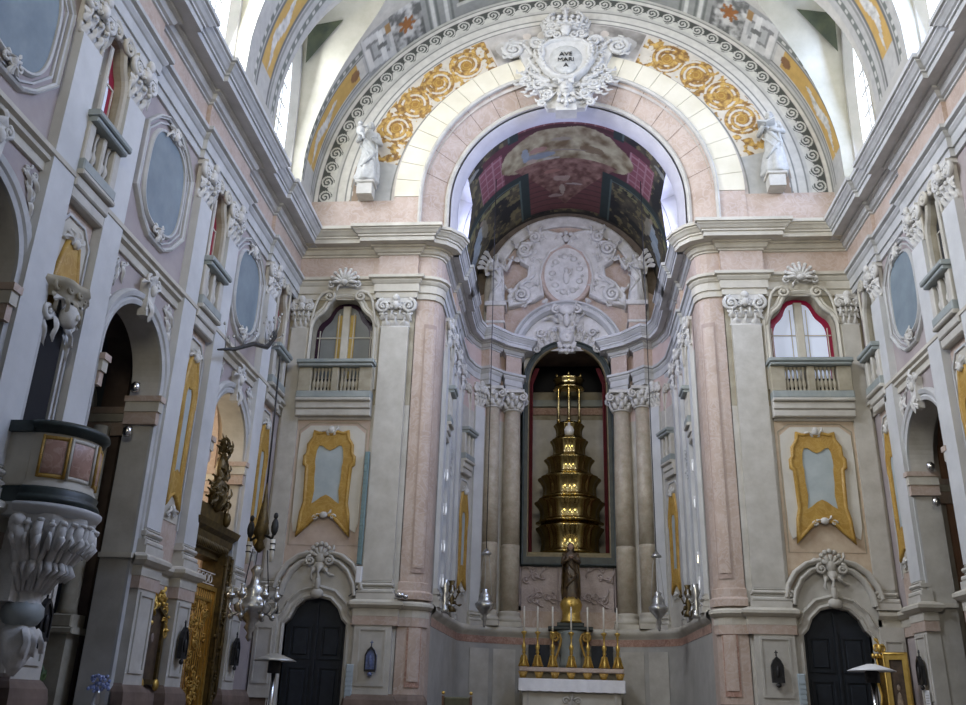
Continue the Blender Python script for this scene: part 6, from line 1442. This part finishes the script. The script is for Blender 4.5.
part('frame', t, DGILT, lambda b: b.ring([(-.36,1.75),(.36,1.75),(.36,2.95),(0,3.1),(-.36,2.95)],[(-.27,1.83),(.27,1.83),(.27,2.88),(0,3.0),(-.27,2.88)],-.08,.02))
part('canvas', t, PAINTD, lambda b: (b.prism([(-.27,1.83),(.27,1.83),(.27,2.88),(0,3.0),(-.27,2.88)],-.03,0), b.use(mat('painted_face', (.2,.16,.14), (.35,.28,.25), 9, .5), True), b.ell((0,-.03,2.5),(.06,.01,.08))))
part('gilt_top', t, GOLD, lambda b: (rocaille(b, [(x, z) for x, z in ((-.3,3.0),(-.15,3.1),(0,3.2),(.15,3.1),(.3,3.0),(.36,2.8),(-.36,2.8),(.38,2.6))], 5, .8, -.05)), True)
for q in (-1, 1): part('gilt_foot', t, GOLD, lambda b: b.ell((q*.3,-.08,1.75),(.09,.05,.1)), True)
t = G('side_altar', 'dark side altar with stone column foot inside the middle left arch', 'altar', -8.3, 14.2)
part('table', t, WOOD, lambda b: b.bbox(-.75,.42,-.35,.4,.0,1.35)); part('column_foot', t, TAUPE, lambda b: (b.box(.0,.36,-.1,.3,1.35,2.45), b.bbox(-.1,.46,-.16,.35,2.45,2.55), b.bbox(-.05,.4,-.12,.3,2.55,2.75), b.lathe([(.17,2.75),(.15,2.85),(.14,5.9)], c=(.18,.1,0), n=14)))
t = G('potted_plant', 'green plant in a pot at the foot of the middle left arch', 'plant', -7.55, 12.75)
part('pot', t, COPING, lambda b: b.lathe([(.1,1.38),(.14,1.45),(.15,1.68)], n=12), True); part('foliage', t, GREENL, lambda b: [b.leaf(random.uniform(-.08,.08), 1.65+random.uniform(0,.1), random.uniform(.3,2.8), .22, .05, y=random.uniform(-.1,.1)) for _ in range(50)], True)
t = G('flower_stand', 'white cloth-covered table below the plant and blue flowers', 'table', -7.35, 13.2)
part('cloth', t, CLOTH, lambda b: b.bbox(-.3,.25,-.75,.9,.9,1.39)); part('leg', t, WOOD, lambda b: [b.box(x-.03,x+.03,y-.03,y+.03,0,.9) for x in (-.22,.18) for y in (-.65,.8)])
t = G('blue_flowers', 'small vase of pale blue flowers beside the left pedestals', 'flowers', -7.15, 13.85)
part('vase', t, SILVER, lambda b: b.lathe([(.04,1.39),(.07,1.45),(.04,1.58),(.05,1.62)], n=10), True); part('blooms', t, VIOL, lambda b: [b.ell((random.uniform(-.16,.16),random.uniform(-.12,.12),1.68+random.uniform(-.06,.16)),.03,6,4) for _ in range(44)], True)
c0 = onY(457, 700, 19.0)
t = G('celebrant_chair', 'dark green padded chair back with two finials left of the altar', 'chair', c0.x, 19.0)
part('backrest', t, mat('olive_cloth', (.09,.09,.05), (.13,.12,.07), 8, .8), lambda b: b.bbox(-.25,.25,-.04,.04,1.0,1.72)); part('seat', t, WOOD, lambda b: b.bbox(-.28,.28,-.5,.04,.42,.52))
for q in (-1, 1): part('post', t, WOOD, lambda b: (b.box(q*.28-.025,q*.28+.025,-.03,.03,0,1.74), b.use(GOLD, True), b.ell((q*.28,0,1.79),.035))); part('leg', t, WOOD, lambda b: b.box(q*.25-.025,q*.25+.025,-.48,-.43,0,.42))

# ---------------------------------------------------------------- light
w = bpy.data.worlds.new('world'); S.world = w; w.use_nodes = True
nt = w.node_tree; bg = nt.nodes['Background']; bg.inputs['Color'].default_value = (.80,.88,1.0,1); bg.inputs['Strength'].default_value = .11
def area(name, loc, tgt, sx, sy, power, col, spread=PI):
    l = bpy.data.lights.new(name, 'AREA'); l.shape = 'RECTANGLE'; l.size = sx; l.size_y = sy; l.energy = power; l.color = col; l.spread = spread
    o = bpy.data.objects.new(name, l); C.objects.link(o); o.location = loc; d = Vector(tgt)-Vector(loc); o.rotation_euler = d.to_track_quat('-Z', 'Y').to_euler(); return o
for sd in (-1, 1):
    for c in PENS[sd]: area('window_light', (sd*7.25, c, 16.0), (0, c-.2, 14.6), 1.5, 4.6, (230 if c > 17 else 1350) if sd < 0 else (200 if c > 17 else 800), (.84,.89,1.0) if sd < 0 else (.45,.60,1))
    area('chancel_window_light', (sd*3.45, 23.6, 14.9), (-sd*1.5, 24.2, 14.2), 2.1, 2.6, 190, (.50,.56,1.0))
area('chapel_fill_light', (-XW-3.6, 17.72, 6.6), (-XW, 18.0, 6.0), .9, 1.6, 120, (1.0,.88,.70))  # added warm fill for the chapel, set at its added pane
# added warm fill behind the viewer for the upper far wall, no source modelled
area('rear_fill_light', (0, -2.5, 12), (0, 20, 17), 6, 5, 560, (1.0,.93,.76), 1.6)
S.view_settings.view_transform = 'Standard'; S.view_settings.look = 'None'; S.view_settings.exposure = -0.22; S.view_settings.gamma = 1.0
S.cycles.use_denoising = True
S.cycles.max_bounces = 6; S.cycles.diffuse_bounces = 4; S.cycles.glossy_bounces = 3
